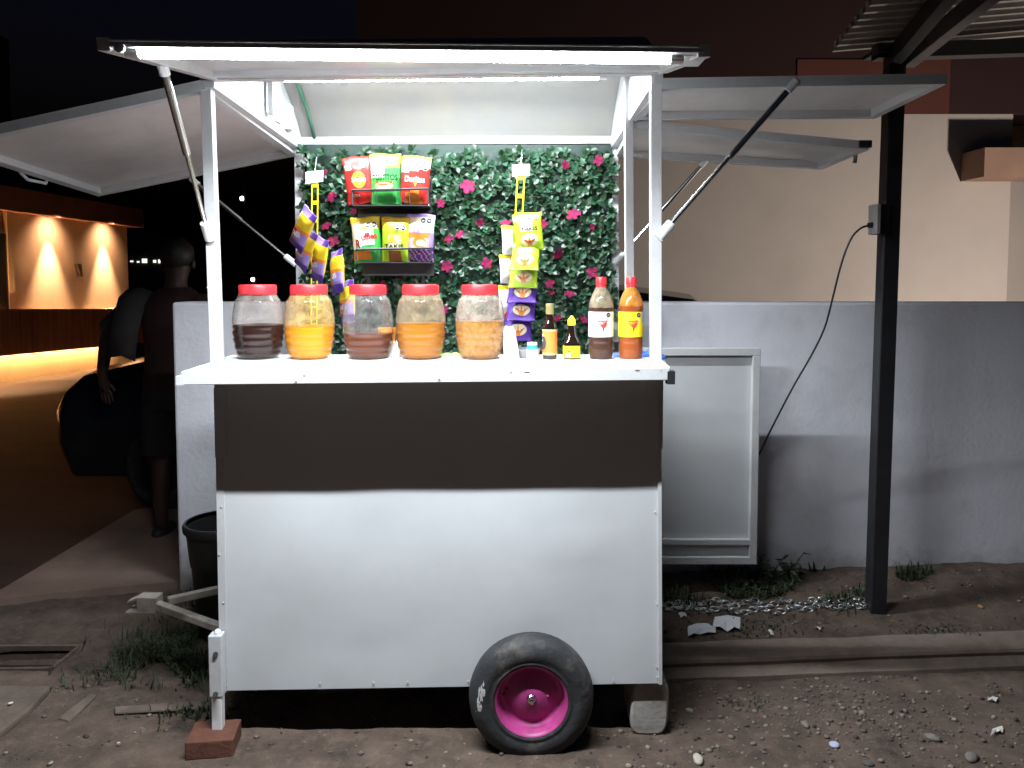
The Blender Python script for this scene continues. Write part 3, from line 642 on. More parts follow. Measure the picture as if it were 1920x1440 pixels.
def c_lime(u, v):
    if v > .88: return 'gold'
    if v > .72: return 'yellow' if u < 0 else 'lime'
    if v < .27 and abs(u) < .5: return 'brown'
    return 'lime' if abs(u) > .45 or v < .3 or v > .62 else 'cream'
def c_pur(u, v):
    if v > .93: return 'violet'
    if v > .70: return 'cream' if u < .1 else 'white'
    if v > .60: return 'white'
    if v < .26: return 'purple' if (int(u * 9) + int(v * 22)) % 3 else 'pink'
    if u > .7: return 'violet'
    return 'orange' if v > .5 else ('cream' if abs(u) < .55 else 'pink')
GU, GLo = 'snack bags on the upper tier of the rack', 'snack bags on the lower tier of the rack'
b1 = make_bag('snack_bag', 'red snack bag with a yellow sun disc, left on the upper rack tier', .120, .190, .05, c_red, [('disc', 'orange', -.02, .52, .50, .175), ('disc', 'yellow', -.02, .52, .45, .16), ('rect', 'dred', -.02, .53, .50, .045), ('text', 'white', -.02, .53, .50, .05, 'Sabritas'), ('text', 'white', -.35, .2, .3, .03, 'XTRA')] + seal(.42, .83) , GU, seed=4)
place(b1, 680, 384, 3.13, .06, -.12, .12)
b2 = make_bag('snack_bag', 'green and white tortilla chip bag in the middle of the upper rack tier', .128, .205, .05, c_tost, [('text', 'black', .0, .545, .85, .06, 'TOSTITOS'), ('rect', 'red', -.05, .455, .6, .015), ('disc', 'tan', -.05, .38, .62, .075), ('disc', 'cream', .0, .365, .5, .045), ('disc', 'brown', -.1, .405, .4, .014)] + seal(.16, .83) + seal(.58, .83), GU, seed=9)
place(b2, 724, 386, 3.125, .06, .0, -.04)
b3 = make_bag('snack_bag', 'red tortilla chip bag with a slanted yellow top seal, upper rack tier', .122, .192, .05, c_dor, [('text', 'black', .02, .52, .72, .07, 'Doritos'), ('text', 'white', .0, .525, .70, .062, 'Doritos'), ('tri', 'gold', .05, .42, .14, -.05), ('disc', 'orange', -.4, .2, .25, .06)] + seal(.28, .80) + seal(.68, .775), GU, seed=14)
place(b3, 776, 384, 3.13, .06, .07, .05)
b4 = make_bag('snack_bag', 'white and green ridged chip bag with a yellow top, lower rack tier', .122, .185, .05, c_ruf, [('text', 'red', .22, .58, .55, .075, 'uffles', .1), ('text', 'dred', -.58, .42, .17, .10, 'R'), ('disc', 'silver', .2, .43, .4, .045)] + seal(.2, .82) + seal(.62, .82), GLo, seed=19)
place(b4, 692, 493, 3.13, .06, -.07, .03)
b5 = make_bag('snack_bag', 'lime green snack bag with a brown picture, middle of the lower tier', .118, .182, .05, c_lime, [('text', 'white', .02, .50, .5, .04, 'Chips'), ('text', 'black', -.05, .36, .7, .05, 'TAKIS'), ('tri', 'yellow', -.2, .55, .3, .1)] + seal(.22, .78, .17) + seal(.64, .765, .15), GLo, seed=25)
place(b5, 742, 492, 3.125, .08, .02, -.05)
b6 = make_bag('snack_bag', 'violet and white tortilla chip bag at the right of the lower tier', .118, .192, .05, c_pur, [('text', 'violet', .08, .645, .72, .05, 'DORITOS'), ('disc', 'orange', .0, .42, .5, .1), ('disc', 'cream', .1, .4, .35, .07)] + seal(.2, .86) + seal(.62, .865), GLo, seed=31)
place(b6, 786, 491, 3.13, .06, .05, .02)

# hanging strips with small bags
YEL = mat('yellow_plastic', (.80, .62, .01), .4, .05, 10); CARD = mat('cream_card', (.66, .60, .46), .7, .06, 10)
def strip_thing(label, card_px, bot, d, w_, tilt=0):
    t = thing('hanging_strip', label, 'display strip', W(*card_px, d), world=True, group='yellow display strips'); c_ = W(*card_px, d); e = W(*bot, d)
    MB().slab([c_ + Vector((-.036, 0, -.025)), c_ + Vector((.034, 0, -.022 + tilt)), c_ + Vector((.036, 0, .024 + tilt)), c_ + Vector((-.036, 0, .022))], .002).build('price_card', CARD, t)
    st = MB()
    for s_ in (-1, 1): st.bar(c_ + Vector((s_ * w_ * .42, .004, -.02)), e + Vector((s_ * w_ * .42, .004, 0)), w_ * .16, .002, (0, 1, 0))
    for k_ in range(9):
        q_ = (c_ + Vector((0, .004, -.03))).lerp(e + Vector((0, .004, 0)), k_ / 9); st.bar(q_ + Vector((-w_ * .4, 0, 0)), q_ + Vector((w_ * .4, 0, 0)), .0021, .016 if k_ < 6 else .006)
    st.build('strip', YEL, t); MB().tube([c_ + Vector((0, .003, .022)), c_ + Vector((.003, .01, .06)), c_ + Vector((.004, .02, .085)), c_ + Vector((.006, .06, .09))], .0022, 6).build('wire_hook', STEEL, t)
    return t
strip_thing('yellow hanging strip with a cream card at the left edge of the leaf panel', (590, 333), (588, 640), 3.17, .028, .006)
strip_thing('yellow hanging strip with a torn cream card right of centre on the leaf panel', (977, 319), (960, 640), 3.17, .034)
def c_pl(u, v):
    if v > .86: return 'violet' if u < .3 else 'purple'
    if v > .52: return 'yellow' if u > -.55 else 'white'
    if v > .45: return 'orange'
    if v < .2: return 'purple'
    return 'dred' if u < -.1 else 'violet'
GL = 'purple and yellow bags on the left strip'
lab = ['topmost purple and yellow bag hanging on the left strip', 'second purple and yellow bag down the left strip', 'third purple and yellow bag, middle of the left strip', 'fourth purple and yellow bag down the left strip', 'lowest purple and yellow bag, behind the second jar from left']
for i_, (bx, by, ry, rz, d_) in enumerate([(553, 464, .62, -.72, 3.06), (562, 502, .52, -.80, 3.09), (593, 526, .26, -.85, 3.07), (634, 550, -.16, -.9, 3.06), (652, 606, -.10, -.8, 3.08)]):
    bb = make_bag('small_bag', lab[i_], .104, .172, .042, c_pl, [('text', 'white', -.1, .36, .6, .06, 'TAKIS', .25), ('disc', 'orange', -.3, .25, .25, .05)], GL, seed=40 + i_); place(bb, bx, by, d_, -.05, ry, rz)
def c_gr(u, v):
    if v > .92: return 'yellow'
    if v > .80: return 'white' if u < 0 else 'lime'
    return 'white' if abs(u + .1) < .45 and v > .5 else 'lime'
def c_pu(u, v):
    if v > .9: return 'purple'
    return 'dred' if (u < -.5 and v > .65) else 'purple'
burst = [('disc', 'cream', .05, .28, .62, .155), ('tri', 'orange', .05, .30, .12, .13), ('tri', 'brown', -.25, .26, .10, .12, '', .9), ('tri', 'brown', .35, .26, .10, .12, '', -.9), ('tri', 'orange', .2, .22, .09, .1, '', -.4), ('tri', 'orange', -.1, .22, .09, .1, '', .4)]
GR = 'small bags on the right strip'
lab = ['topmost lime bag, hanging full front on the right strip', 'second lime bag, folded forward below the topmost one', 'lowest lime bag, folded forward above the purple bags', 'upper purple bag with an orange burst on the right strip', 'lower purple bag with an orange burst on the right strip', 'dark purple bag at the foot of the right strip']
for i_, (bx, by, rx, ry, rz, d_, cf) in enumerate([(994, 471, -.12, -.10, -.08, 3.10, c_gr), (982, 507, -.75, .0, -.15, 3.04, c_gr), (980, 540, -.78, .0, -.1, 3.06, c_gr), (978, 568, -.72, 0, -.1, 3.06, c_pu), (976, 602, -.72, 0, -.08, 3.07, c_pu), (970, 640, -.5, 0, -.05, 3.09, c_pu)]):
    dec = burst + ([('text', 'black', .1, .56, .6, .05, 'TAKIS')] + seal(.15, .86) + seal(.62, .86) if i_ == 0 else [])
    bb = make_bag('small_bag', lab[i_], .12, .155, .045, cf, dec, GR, seed=60 + i_); place(bb, bx, by, d_, rx, ry, rz)
lab = ['yellow edged bag peeking out behind the topmost lime bag', 'pale bag edge peeking out left of the folded lime bags', 'pale bag edge peeking out left of the purple bags']
for i_, (bx, by, d_) in enumerate([(957, 478, 3.15), (953, 532, 3.15), (951, 590, 3.15)]):
    bb = make_bag('small_bag', lab[i_], .075, .12, .03, (lambda u, v: 'yellow' if v > .85 else ('white' if u < .2 else ('lime' if i_ == 0 else 'violet'))), [], GR, seed=80 + i_); place(bb, bx, by, d_, -.1, 0, .5)

# ------------------------------------------------------------------ jars of drinks on the counter
def jar_r(z, H=.243):
    t = z / H
    r = .062 + .0205 * sin(pi * min(1, max(0, (t + .02) / .92))) ** .8
    if t < .03: r = .056 + .008 * (t / .03)
    if .04 < t < .42: r += .0015 * sin((t - .04) / .38 * 2 * pi * 4)
    if t > .80: r = min(r, .058 + (.88 - t) * .11)
    return r
def liquid(name, c, rough=.25, grit=0, c2=None):
    m = mat(name, c, rough, .06 + grit * .3, 60 if grit else 4, dirt=c2, dirt_amt=.6 if c2 else 0, dirt_scale=70); p = m.node_tree.nodes['Principled BSDF']
    n = m.node_tree; L = n.links; src = p.inputs['Base Color'].links[0].from_socket
    tl = n.nodes.new('ShaderNodeBsdfTranslucent'); L.new(src, tl.inputs[0]); mx = n.nodes.new('ShaderNodeMixShader'); mx.inputs[0].default_value = .35
    L.new(p.outputs[0], mx.inputs[1]); L.new(tl.outputs[0], mx.inputs[2]); L.new(mx.outputs[0], n.nodes['Material Output'].inputs[0])
    return m
JARS = [(484, 614, 'glass jar of very dark brown drink at the left end of the counter', (.024, .006, .004), 0, (.62, .55, .48), .22),
        (580, 616, 'jar of bright yellow orange drink, second from the left', (.66, .29, .008), 0, (.80, .62, .22), .30),
        (690, 630, 'jar with only a little reddish brown tea, the emptiest one', (.125, .034, .015), 0, (.7, .7, .68), .10),
        (789, 611, 'jar of amber orange drink between the tea jar and the pulpy one', (.41, .155, .012), 0, (.72, .62, .42), .20),
        (900, 607, 'jar of cloudy pulpy orange drink next to the white cup', (.42, .20, .05), 1, (.72, .66, .58), .28)]
for i_, (jx, fy, lb_, lc, gr, hz_, hzv) in enumerate(JARS):
    base = W(jx, 680, 2.455); loc = Vector((W(jx, 640, 2.53).x, 2.535, zc + .0005))
    t = thing('drink_jar', lb_, 'jar', loc, group='red lidded drink jars on the counter')
    prof = [(0.001, .0)] + [(jar_r(.214 * k_ / 48), .001 + .214 * k_ / 48) for k_ in range(49)]
    MB().lathe(prof, seg=40).build('jar_body', plastic_clear('jar_plastic_%d' % i_, haze=.008), t, smooth=True)
    lev = W(jx, fy, 2.46).z - zc; lev += .004
    lp_ = [(0.001, .004)] + [(jar_r(lev * k_ / 24) - .0028, .004 + (lev - .004) * k_ / 24) for k_ in range(25)] + [(.001, lev)]
    MB().lathe(lp_, seg=40).build('drink', liquid('drink_%d' % i_, lc, .2, gr, (.60, .36, .13) if gr else None), t, smooth=50)
    fm_ = [(jar_r(lev + (.206 - lev) * k_ / 20) - .0012, lev + .002 + (.206 - lev) * k_ / 20) for k_ in range(21)]
    MB().lathe(fm_, seg=40, caps=False).build('drink_film', plastic_clear('film_%d' % i_, haze=hzv, hazecol=hz_), t, smooth=True)
    MB().lathe([(.0575, .211), (.060, .213), (.0605, .236), (.058, .2425), (.03, .2435), (.001, .2435)] , seg=40).build('lid', RED, t, smooth=40)

# ------------------------------------------------------------------ bottles and small things on the counter
def curved_decal(par, name, m, kind, r, ang, z0, su, sv, s='', rot=0, col=None, off=.0006):
    b = MB()
    if kind == 'text': tv, fs = text2d(s, .03); vs = [(x * 2, y * 2) for x, y in tv]
    elif kind == 'rect': n_ = 10; vs = [(-1 + 2 * i / n_, -1 + 2 * j) for j in range(2) for i in range(n_ + 1)]; fs = [(i, i + 1, n_ + 2 + i, n_ + 1 + i) for i in range(n_)]
    elif kind == 'poly': vs = s; fs = [tuple(range(len(s)))]
    else:
        sg = 8 if kind == 'octagon' else 24; vs = [(0, 0)] + [(cos(2 * pi * k_ / sg + pi / sg), sin(2 * pi * k_ / sg + pi / sg)) for k_ in range(sg)]; fs = [(0, 1 + k_, 1 + (k_ + 1) % sg) for k_ in range(sg)]
    vv = []
    for x, y in vs:
        X, Y = x * su, y * sv; X, Y = X * cos(rot) - Y * sin(rot), X * sin(rot) + Y * cos(rot)
        a = ang + X / r; vv.append(((r + off) * sin(a), -(r + off) * cos(a), z0 + Y))
    return b.add(vv, fs).build(name, m, par, fix=False)
def P(n_, c_, ro=.5): return mat(n_, c_, ro, .04, 20)
def sauce(label, px, tint, hazecol, liq, lev, labc, side):
    loc = Vector((W(px, 640, 2.5).x, 2.505, zc + .0005)); t = thing('sauce_bottle', label, 'bottle', loc, group='tall hot sauce bottles'); H = .268; r = .040
    pr = [(.001, 0), (.034, 0), (.039, .006), (.040, .05), (.0385, .054), (.040, .058), (.040, .066), (.0385, .070), (.0395, .075), (.0395, .158), (.0405, .164), (.040, .175), (.036, .195), (.028, .215), (.019, .232), (.0155, .240), (.0155, .248)]
    MB().lathe(pr, seg=40).build('bottle_body', plastic_clear('bottle_plastic_' + labc, (1, 1, 1), .008), t, smooth=50)
    lp_ = [(.001, .003)] + [(max(.004, r_ - .002), z_) for r_, z_ in pr[2:] if z_ < lev] ; lp_ += [(lp_[-1][0], lev), (.001, lev)]
    MB().lathe(lp_, seg=36).build('sauce', liquid('sauce_' + labc, liq), t, smooth=50)
    fm_ = [(lp_[-2][0] + .0008, lev)] + [(r_ - .0012, z_) for r_, z_ in pr if z_ > lev]
    MB().lathe(fm_, seg=40, caps=False).build('sauce_film', plastic_clear('sauce_film_' + labc, tint, .45, hazecol), t, smooth=50)
    MB().lathe([(.0165, .243), (.0175, .2435), (.0175, .266), (.016, .2685), (.001, .2685)], seg=24).build('cap', RED, t, smooth=40)
    MB().lathe([(.0168, .236), (.0175, .238), (.0168, .241)], seg=24, caps=False).build('neck_ring', RED, t, smooth=40)
    lbm = {'white': P('label_white', (.72, .72, .72)), 'yellow': P('label_yellow', (.82, .62, .01))}[labc]
    sl_ = MB().lathe([(.0403, .076), (.0406, .078), (.0406, .155), (.0403, .157)], seg=48, caps=False).build('label_wrap', lbm, t, smooth=True)
    LR = .0406
    redm, blk_, dk = P('print_red', (.60, .05, .03)), P('print_black', (.015, .015, .018)), P('print_dark_red', (.22, .03, .02))
    if labc == 'yellow': curved_decal(sl_, 'logo_panel', P('print_pink', (.75, .42, .25)), 'poly', LR, -.05, .122, .022, .017, [(-1, .75), (1.1, .8), (.9, -.1), (.2, -.9), (-.5, -.3)])
    curved_decal(sl_, 'lettering', redm, 'text', LR, -.05, .128, .019, .0042, 'Tamazula', .03, off=.0012)
    curved_decal(sl_, 'lettering', dk, 'text', LR, -.02, .1195, .014, .003, 'SALSA', .05, off=.0012)
    curved_decal(sl_, 'chili_emblem', redm, 'poly', LR, .05, .108, .013, .017, [(-.9, .35), (0, .55), (.8, 1.0), (1, .5), (.6, .0), (.25, -.2), (.1, -1.0), (-.15, -.3), (-.3, .0)], off=.0014)
    curved_decal(sl_, 'chili_tip', dk, 'poly', LR, .05, .098, .004, .010, [(-.6, .8), (.8, .9), (.1, -1)], off=.0017)
    curved_decal(sl_, 'warning_seal', blk_, 'octagon', LR, .48, .147, .0078, .0078, off=.0012); curved_decal(sl_, 'seal_print', P('print_grey', (.4, .4, .4)), 'rect', LR, .48, .147, .004, .0012, off=.0016)
    if labc == 'white':
        for k_ in range(3): curved_decal(sl_, 'fine_print', P('print_grey', (.4, .4, .4)), 'rect', LR, -.68, .151 - .0035 * k_, .006, .0006, off=.001)
    else: curved_decal(sl_, 'side_panel', P('print_blue_grey', (.38, .42, .46)), 'rect', LR, .98, .138, .008, .018, off=.001)
sauce('tall sauce bottle with a white label and dark brown sauce', 1127, (.80, .76, .66), (.55, .47, .33), (.085, .035, .022), .17, 'white', 0)
sauce('tall sauce bottle with a yellow label and orange red sauce', 1183, (.95, .62, .22), (.80, .42, .07), (.42, .10, .02), .175, 'yellow', 0)
# slim orange-label sauce bottle
loc = Vector((W(1031, 640, 2.5).x, 2.505, zc + .0005)); t = thing('sauce_bottle', 'slim dark sauce bottle with an orange label and olive cap', 'bottle', loc)
DG = mat('dark_glass', (.012, .006, .004), .08, .1, 10, spec=.8); 
MB().lathe([(.001, 0), (.022, 0), (.0235, .004), (.0235, .100), (.0225, .110), (.017, .124), (.0135, .134), (.012, .15), (.012, .172)], seg=32).build('bottle_body', DG, t, smooth=50)
MB().lathe([(.0130, .148), (.0135, .149), (.0135, .180), (.0125, .1825), (.001, .1825)], seg=24).build('cap', P('olive_foil', (.22, .19, .07), .4), t, smooth=40)
ol = MB().lathe([(.0238, .016), (.0240, .017), (.0240, .098), (.0238, .099)], seg=36, caps=False).build('label_wrap', P('label_orange', (.78, .20, .03)), t, smooth=True)
for z_ in (.020, .096): curved_decal(ol, 'label_band', P('label_tan', (.5, .34, .16)), 'rect', .0240, 0, z_, .037, .0035, off=.0007)
curved_decal(ol, 'label_figure', P('print_plum', (.06, .04, .06)), 'disc', .0240, -1.05, .055, .012, .022, off=.0009); curved_decal(ol, 'label_panel', P('label_silver', (.45, .42, .42)), 'rect', .0240, -1.25, .072, .007, .012, off=.0007)
# seasoning bottle with a square base
loc = Vector((W(1072, 640, 2.5).x, 2.505, zc + .0005)); t = thing('seasoning_bottle', 'small dark seasoning bottle with yellow label and pointed yellow cap', 'bottle', loc)
def rsq(r, z, e=.5, n_=32): return [(r * (abs(cos(a)) ** e) * (1 if cos(a) > 0 else -1), r * (abs(sin(a)) ** e) * (1 if sin(a) > 0 else -1), z) for a in [2 * pi * (k_ + .5) / n_ for k_ in range(n_)]]
def sqloft(rows, n_=32):
    b = MB(); vs = []
    for r, z, e in rows: vs += rsq(r, z, e, n_)
    fs = [(i * n_ + k_, i * n_ + (k_ + 1) % n_, (i + 1) * n_ + (k_ + 1) % n_, (i + 1) * n_ + k_) for i in range(len(rows) - 1) for k_ in range(n_)] + [tuple(range(n_ - 1, -1, -1)), tuple(range((len(rows) - 1) * n_, len(rows) * n_))]
    return b.add(vs, fs)
sqloft([(.024, 0, .5), (.027, .004, .5), (.027, .05, .5), (.024, .062, .6), (.016, .078, .9), (.0125, .10, 1), (.0115, .118, 1)]).build('bottle_body', DG, t, smooth=50)
lb2 = sqloft([(.0275, .008, .5), (.0276, .009, .5), (.0276, .046, .5), (.0275, .0465, .5)]).build('label_wrap', P('label_yellow', (.82, .62, .01)), t, smooth=50)
b = MB(); tv, fs = text2d('MAGGI', .03); b.add([(x * .028, -.0272 - .0012, .030 + y * .009) for x, y in tv], fs).build('lettering', P('print_brick', (.45, .12, .02)), lb2, fix=False)
b = MB(); b.add([(.016 * cos(a) + .004, -.0281, .041 + .0035 * sin(a)) for a in [2 * pi * k_ / 20 for k_ in range(20)]], [tuple(range(20))]).build('emblem', P('print_gold', (.55, .36, .01)), lb2, fix=False)
b = MB(); b.box((-.021, -.0283, .012), (-.006, -.0279, .024)).build('white_panel', P('label_white', (.72, .72, .72)), lb2); b = MB(); b.add([(.003 * cos(a) - .001, -.0284, .015 + .003 * sin(a)) for a in [2 * pi * k_ / 12 for k_ in range(12)]], [tuple(range(12))]).build('seal_print', P('print_black', (.015, .015, .018)), lb2, fix=False)
MB().lathe([(.0125, .112), (.0130, .113), (.0130, .130), (.0105, .133), (.004, .142), (.001, .143)], seg=20).build('cap', YEL, t, smooth=40)
# salt shaker and crumpled white cup
loc = Vector((W(998, 640, 2.47).x, 2.48, zc + .0005)); t = thing('salt_shaker', 'small white salt shaker with a bright blue cap', 'shaker', loc)
MB().lathe([(.001, 0), (.018, 0), (.019, .002), (.019, .034), (.0175, .037), (.001, .037)], seg=28).build('shaker_body', P('white_plastic', (.78, .78, .78), .4), t, smooth=40)
MB().lathe([(.0165, .0365), (.0172, .0375), (.0172, .050), (.001, .0505)], seg=28).build('cap', P('blue_cap', (.01, .30, .68), .35), t, smooth=40); MB().lathe([(.0165, .0505), (.0168, .051), (.0160, .058), (.001, .0595)], seg=28).build('cap_top', P('white_plastic', (.78, .78, .78), .4), t, smooth=40)
loc = Vector((W(959, 640, 2.5).x, 2.52, zc + .0005)); b = MB(); n_ = 40; rows = 14; vs = []
for j in range(rows + 1):
    v = j / rows
    for k_ in range(n_):
        a = 2 * pi * k_ / n_; r = (.026 - .004 * v) * (1 + .10 * v * sin(3 * a + 1) + .05 * sin(5 * a + 6 * v)); top = .108 * (1 - .16 * (1 + sin(a * 2 + .8)) * .5)
        vs.append((r * cos(a) - .010 * v + .010 * sin(v * 3.1) * 0, r * sin(a), v * top))
b.add(vs, [(j * n_ + k_, j * n_ + (k_ + 1) % n_, (j + 1) * n_ + (k_ + 1) % n_, (j + 1) * n_ + k_) for j in range(rows) for k_ in range(n_)] + [tuple(range(n_ - 1, -1, -1))])
cu_ = tag(b.build('crumpled_cup', P('foam_white', (.82, .82, .82), .5), smooth=True), 'crumpled white foam cup between the pulpy jar and the salt shaker', 'cup'); cu_.location = loc; sm = cu_.modifiers.new('wall', 'SOLIDIFY'); sm.thickness = .002
# orange cup and bag behind the jars, lime bag, blue cloth, small plates
loc = Vector((W(726, 640, 2.59).x, 2.585, zc + .0005)); tag(MB().lathe([(.001, 0), (.022, 0), (.024, .002), (.030, .098), (.0285, .098), (.023, .006), (.001, .005)], loc, seg=28).build('orange_cup', mat('orange_plastic', (.80, .30, .03), .4), smooth=50), 'orange cup half hidden behind the tea jar', 'cup')
def crumple(name, label, cat, c, sx, sy, sz, m, seed, fold=.25):
    random.seed(seed); b = MB(); n_ = 26; vs = []; r0 = random.uniform(0, 9)
    for j in range(n_ + 1):
        for i in range(n_ + 1):
            x, y = -1 + 2 * i / n_, -1 + 2 * j / n_; e = max(0, 1 - max(abs(x), abs(y)) ** 3)
            h = (.35 + .65 * abs(noise.noise((x * 1.7 + r0, y * 1.7, seed)))) * e + fold * abs(noise.noise((x * 4 + r0, y * 4, seed + 2))) * e
            q_ = 1 + .25 * noise.noise((x + r0, y, 7)); vs.append((c.x + x * sx * q_, c.y + y * sy * q_, c.z + .001 + h * sz))
    b.add(vs, [(j * (n_ + 1) + i, j * (n_ + 1) + i + 1, (j + 1) * (n_ + 1) + i + 1, (j + 1) * (n_ + 1) + i) for j in range(n_) for i in range(n_)])
    o = tag(b.build(name, m, smooth=True, fix=False), label, cat); s_ = o.modifiers.new('wall', 'SOLIDIFY'); s_.thickness = .0015; return o
crumple('blue_cloth', 'crumpled bright blue cloth behind the two tall sauce bottles', 'cloth', Vector((W(1196, 660, 2.57).x, 2.565, zc)), .088, .035, .042, mat('blue_cloth', (.02, .12, .50), .6, .3, 20), 5)
crumple('green_bag', 'flat crumpled lime green bag behind the pulpy orange jar', 'bag', Vector((W(846, 668, 2.58).x, 2.58, zc)), .045, .035, .022, mat('lime_film', (.32, .48, .12), .35, .3, 20), 8)
crumple('white_napkin', 'crumpled white napkin between the tea jar and the amber jar', 'napkin', Vector((W(741, 660, 2.58).x, 2.58, zc)), .022, .03, .085, P('napkin_white', (.78, .78, .76), .8), 12)
loc = Vector((W(984, 668, 2.58).x, 2.575, zc + .001)); tag(MB().lathe([(.001, 0), (.045, 0), (.052, .028), (.050, .029), (.043, .003), (.001, .003)], loc, seg=32).build('shallow_bowl', mat('grey_plastic', (.16, .16, .17), .35), smooth=50), 'shallow grey bowl behind the salt shaker and white cup', 'bowl')
# ------------------------------------------------------------------ steel shelter on the right: post, corrugated roof, outlet
sh = thing('roof_shelter', 'black steel post carrying a ribbed metal roof at the right', 'shelter', (W(1640, 1130, 3.2).x, 3.22, .06), world=True)
pb = W(1641, 1137, 3.22); pt = W(1678, 100, 3.22); pb.z = .0
MB().bar(pb, pt, .066, .066, (0, 1, 0)).build('post', BLACKM, sh, bevel=.004)
MB().box((pt.x - .10, 3.15, pt.z - .01), (pt.x + .11, 3.29, pt.z + .005)).build('post_plate', BLACKM, sh)
CORR = mat('galvanised_sheet', (.66, .62, .58), .5, .12, 12, metal=.3)
ra, rb_ = W(1560, 98, 3.30), W(2150, 50, 3.30); rc = W(1655, -18, 2.72); sd = rc - ra; sd = sd * 2.2
b = MB(); nr = 20; rows_ = []
up = Vector((0, 0, 1))
for k_ in range(nr * 4 + 1):
    t_ = k_ / (nr * 4); q_ = ra + sd * t_; ph = (k_ % 4)
    rows_.append(q_ + up * (.03 if ph in (2, 3) else 0))
rows2 = [q_ + (rb_ - ra) for q_ in rows_]; n_ = len(rows_)
b.add(rows_ + rows2, [(k_, k_ + 1, n_ + k_ + 1, n_ + k_) for k_ in range(n_ - 1)])
b.build('roof_sheet', CORR, sh)
for q0, q1, wd_ in ((W(1672, 112, 3.22), W(1800, -40, 2.62), .05), (W(1702, 112, 3.24), W(1868, -22, 2.66), .05)):
    MB().bar(q0 + Vector((0, 0, .0)), q1, wd_, .07).build('rafter', BLACKM if q0.x < 1.62 else mat('grey_primer', (.20, .18, .17), .6, .2, 12), sh, bevel=.003)
MB().bar(W(1640, 98, 3.22), W(2150, 82, 3.22), .06, .06).build('purlin', BLACKM, sh)
ob = W(1648, 412, 3.2)
bx = MB().box((ob.x - .028, 3.165, ob.z - .062), (ob.x + .03, 3.215, ob.z + .062)).build('outlet_box', BLACKM, sh, bevel=.004)
MB().box((ob.x - .036, 3.14, ob.z - .06), (ob.x - .02, 3.22, ob.z + .06)).build('outlet_cover', mat('grey_cover', (.32, .31, .30), .5, .1, 12), bx, bevel=.003)
cd = [W(1640, 420, 3.18), W(1628, 423, 3.18), W(1614, 428, 3.18), W(1598, 444, 3.19), W(1584, 475, 3.2), W(1572, 515, 3.22), W(1561, 560, 3.25), W(1546, 615, 3.3), W(1522, 665, 3.34), W(1488, 724, 3.38), W(1456, 785, 3.42), W(1428, 842, 3.45), W(1412, 885, 3.46), W(1404, 960, 3.47), W(1400, 1050, 3.48)]
def smoothp(pts, n=4):
    out = []
    for i in range(len(pts) - 1):
        p0, p1, p2, p3 = pts[max(i - 1, 0)], pts[i], pts[i + 1], pts[min(i + 2, len(pts) - 1)]
        for k_ in range(n):
            t_ = k_ / n; out.append(.5 * ((2 * p1) + (p2 - p0) * t_ + (2 * p0 - 5 * p1 + 4 * p2 - p3) * t_ ** 2 + (3 * p1 - p0 - 3 * p2 + p3) * t_ ** 3))
    return out + [pts[-1]]
pc = thing('power_cord', 'thin black power cord drooping from the outlet down behind the open door', 'cord', cd[0], world=True)
MB().tube(smoothp(cd), .0045, 6).build('cable', BLACKM, pc, smooth=True)
MB().tube([cd[0] + Vector((.004, 0, 0)), cd[1]], .011, 8).build('plug', BLACKM, pc, smooth=40)
# chain lying along the soil
random.seed(21); ch = MB(); CHM = mat('chain_steel', (.55, .55, .55), .35, .3, 30, metal=.9)
for st, (pa, pm, pb2) in enumerate((((1236, 1142), (1440, 1141), (1652, 1143)), ((1244, 1150), (1470, 1156), (1640, 1150)))):
    N_ = 46
    for k_ in range(N_):
        t_ = k_ / N_; px_ = (1 - t_) ** 2 * pa[0] + 2 * t_ * (1 - t_) * pm[0] + t_ * t_ * pb2[0]; py_ = (1 - t_) ** 2 * pa[1] + 2 * t_ * (1 - t_) * pm[1] + t_ * t_ * pb2[1]
        q_ = G(px_, py_ + 3 * sin(k_ * .9), .05); q_.z = gz(q_.x, q_.y) + .008; a_ = random.gauss(0, .25); d_ = Vector((cos(a_), sin(a_), 0)); s_ = Vector((-sin(a_), cos(a_), 0)); s_ = (s_ if k_ % 2 else (s_ * .35 + Vector((0, 0, .9)))).normalized()
        ch.tube([q_ + d_ * .019 * cos(2 * pi * i / 10) + s_ * .010 * sin(2 * pi * i / 10) for i in range(11)], .0034, 5, cap=False)
tag(ch.build('chain', CHM, smooth=True), 'doubled steel chain lying on the soil from the cart to the black post', 'chain')

# bucket
bq = W(414, 1045, 3.15)
bt = thing('waste_bucket', 'tall black plastic bucket behind the left end of the cart', 'bucket', (bq.x, 3.18, .0))
hb = W(400, 975, 3.18).z
MB().lathe([(.001, .0), (.100, .0), (.104, .01), (.126, hb * .62), (.130, hb * .63), (.134, hb * .70), (.146, hb - .02), (.140, hb - .02), (.10, .02), (.001, .016)], seg=40).build('bucket_body', mat('black_plastic', (.016, .017, .019), .5, .2, 12), bt, smooth=40)
MB().lathe([(.146, hb - .035), (.156, hb - .032), (.158, hb - .01), (.152, hb), (.143, hb)], seg=40, caps=False).build('rim', mat('black_plastic', (.016, .017, .019), .5), bt, smooth=50)

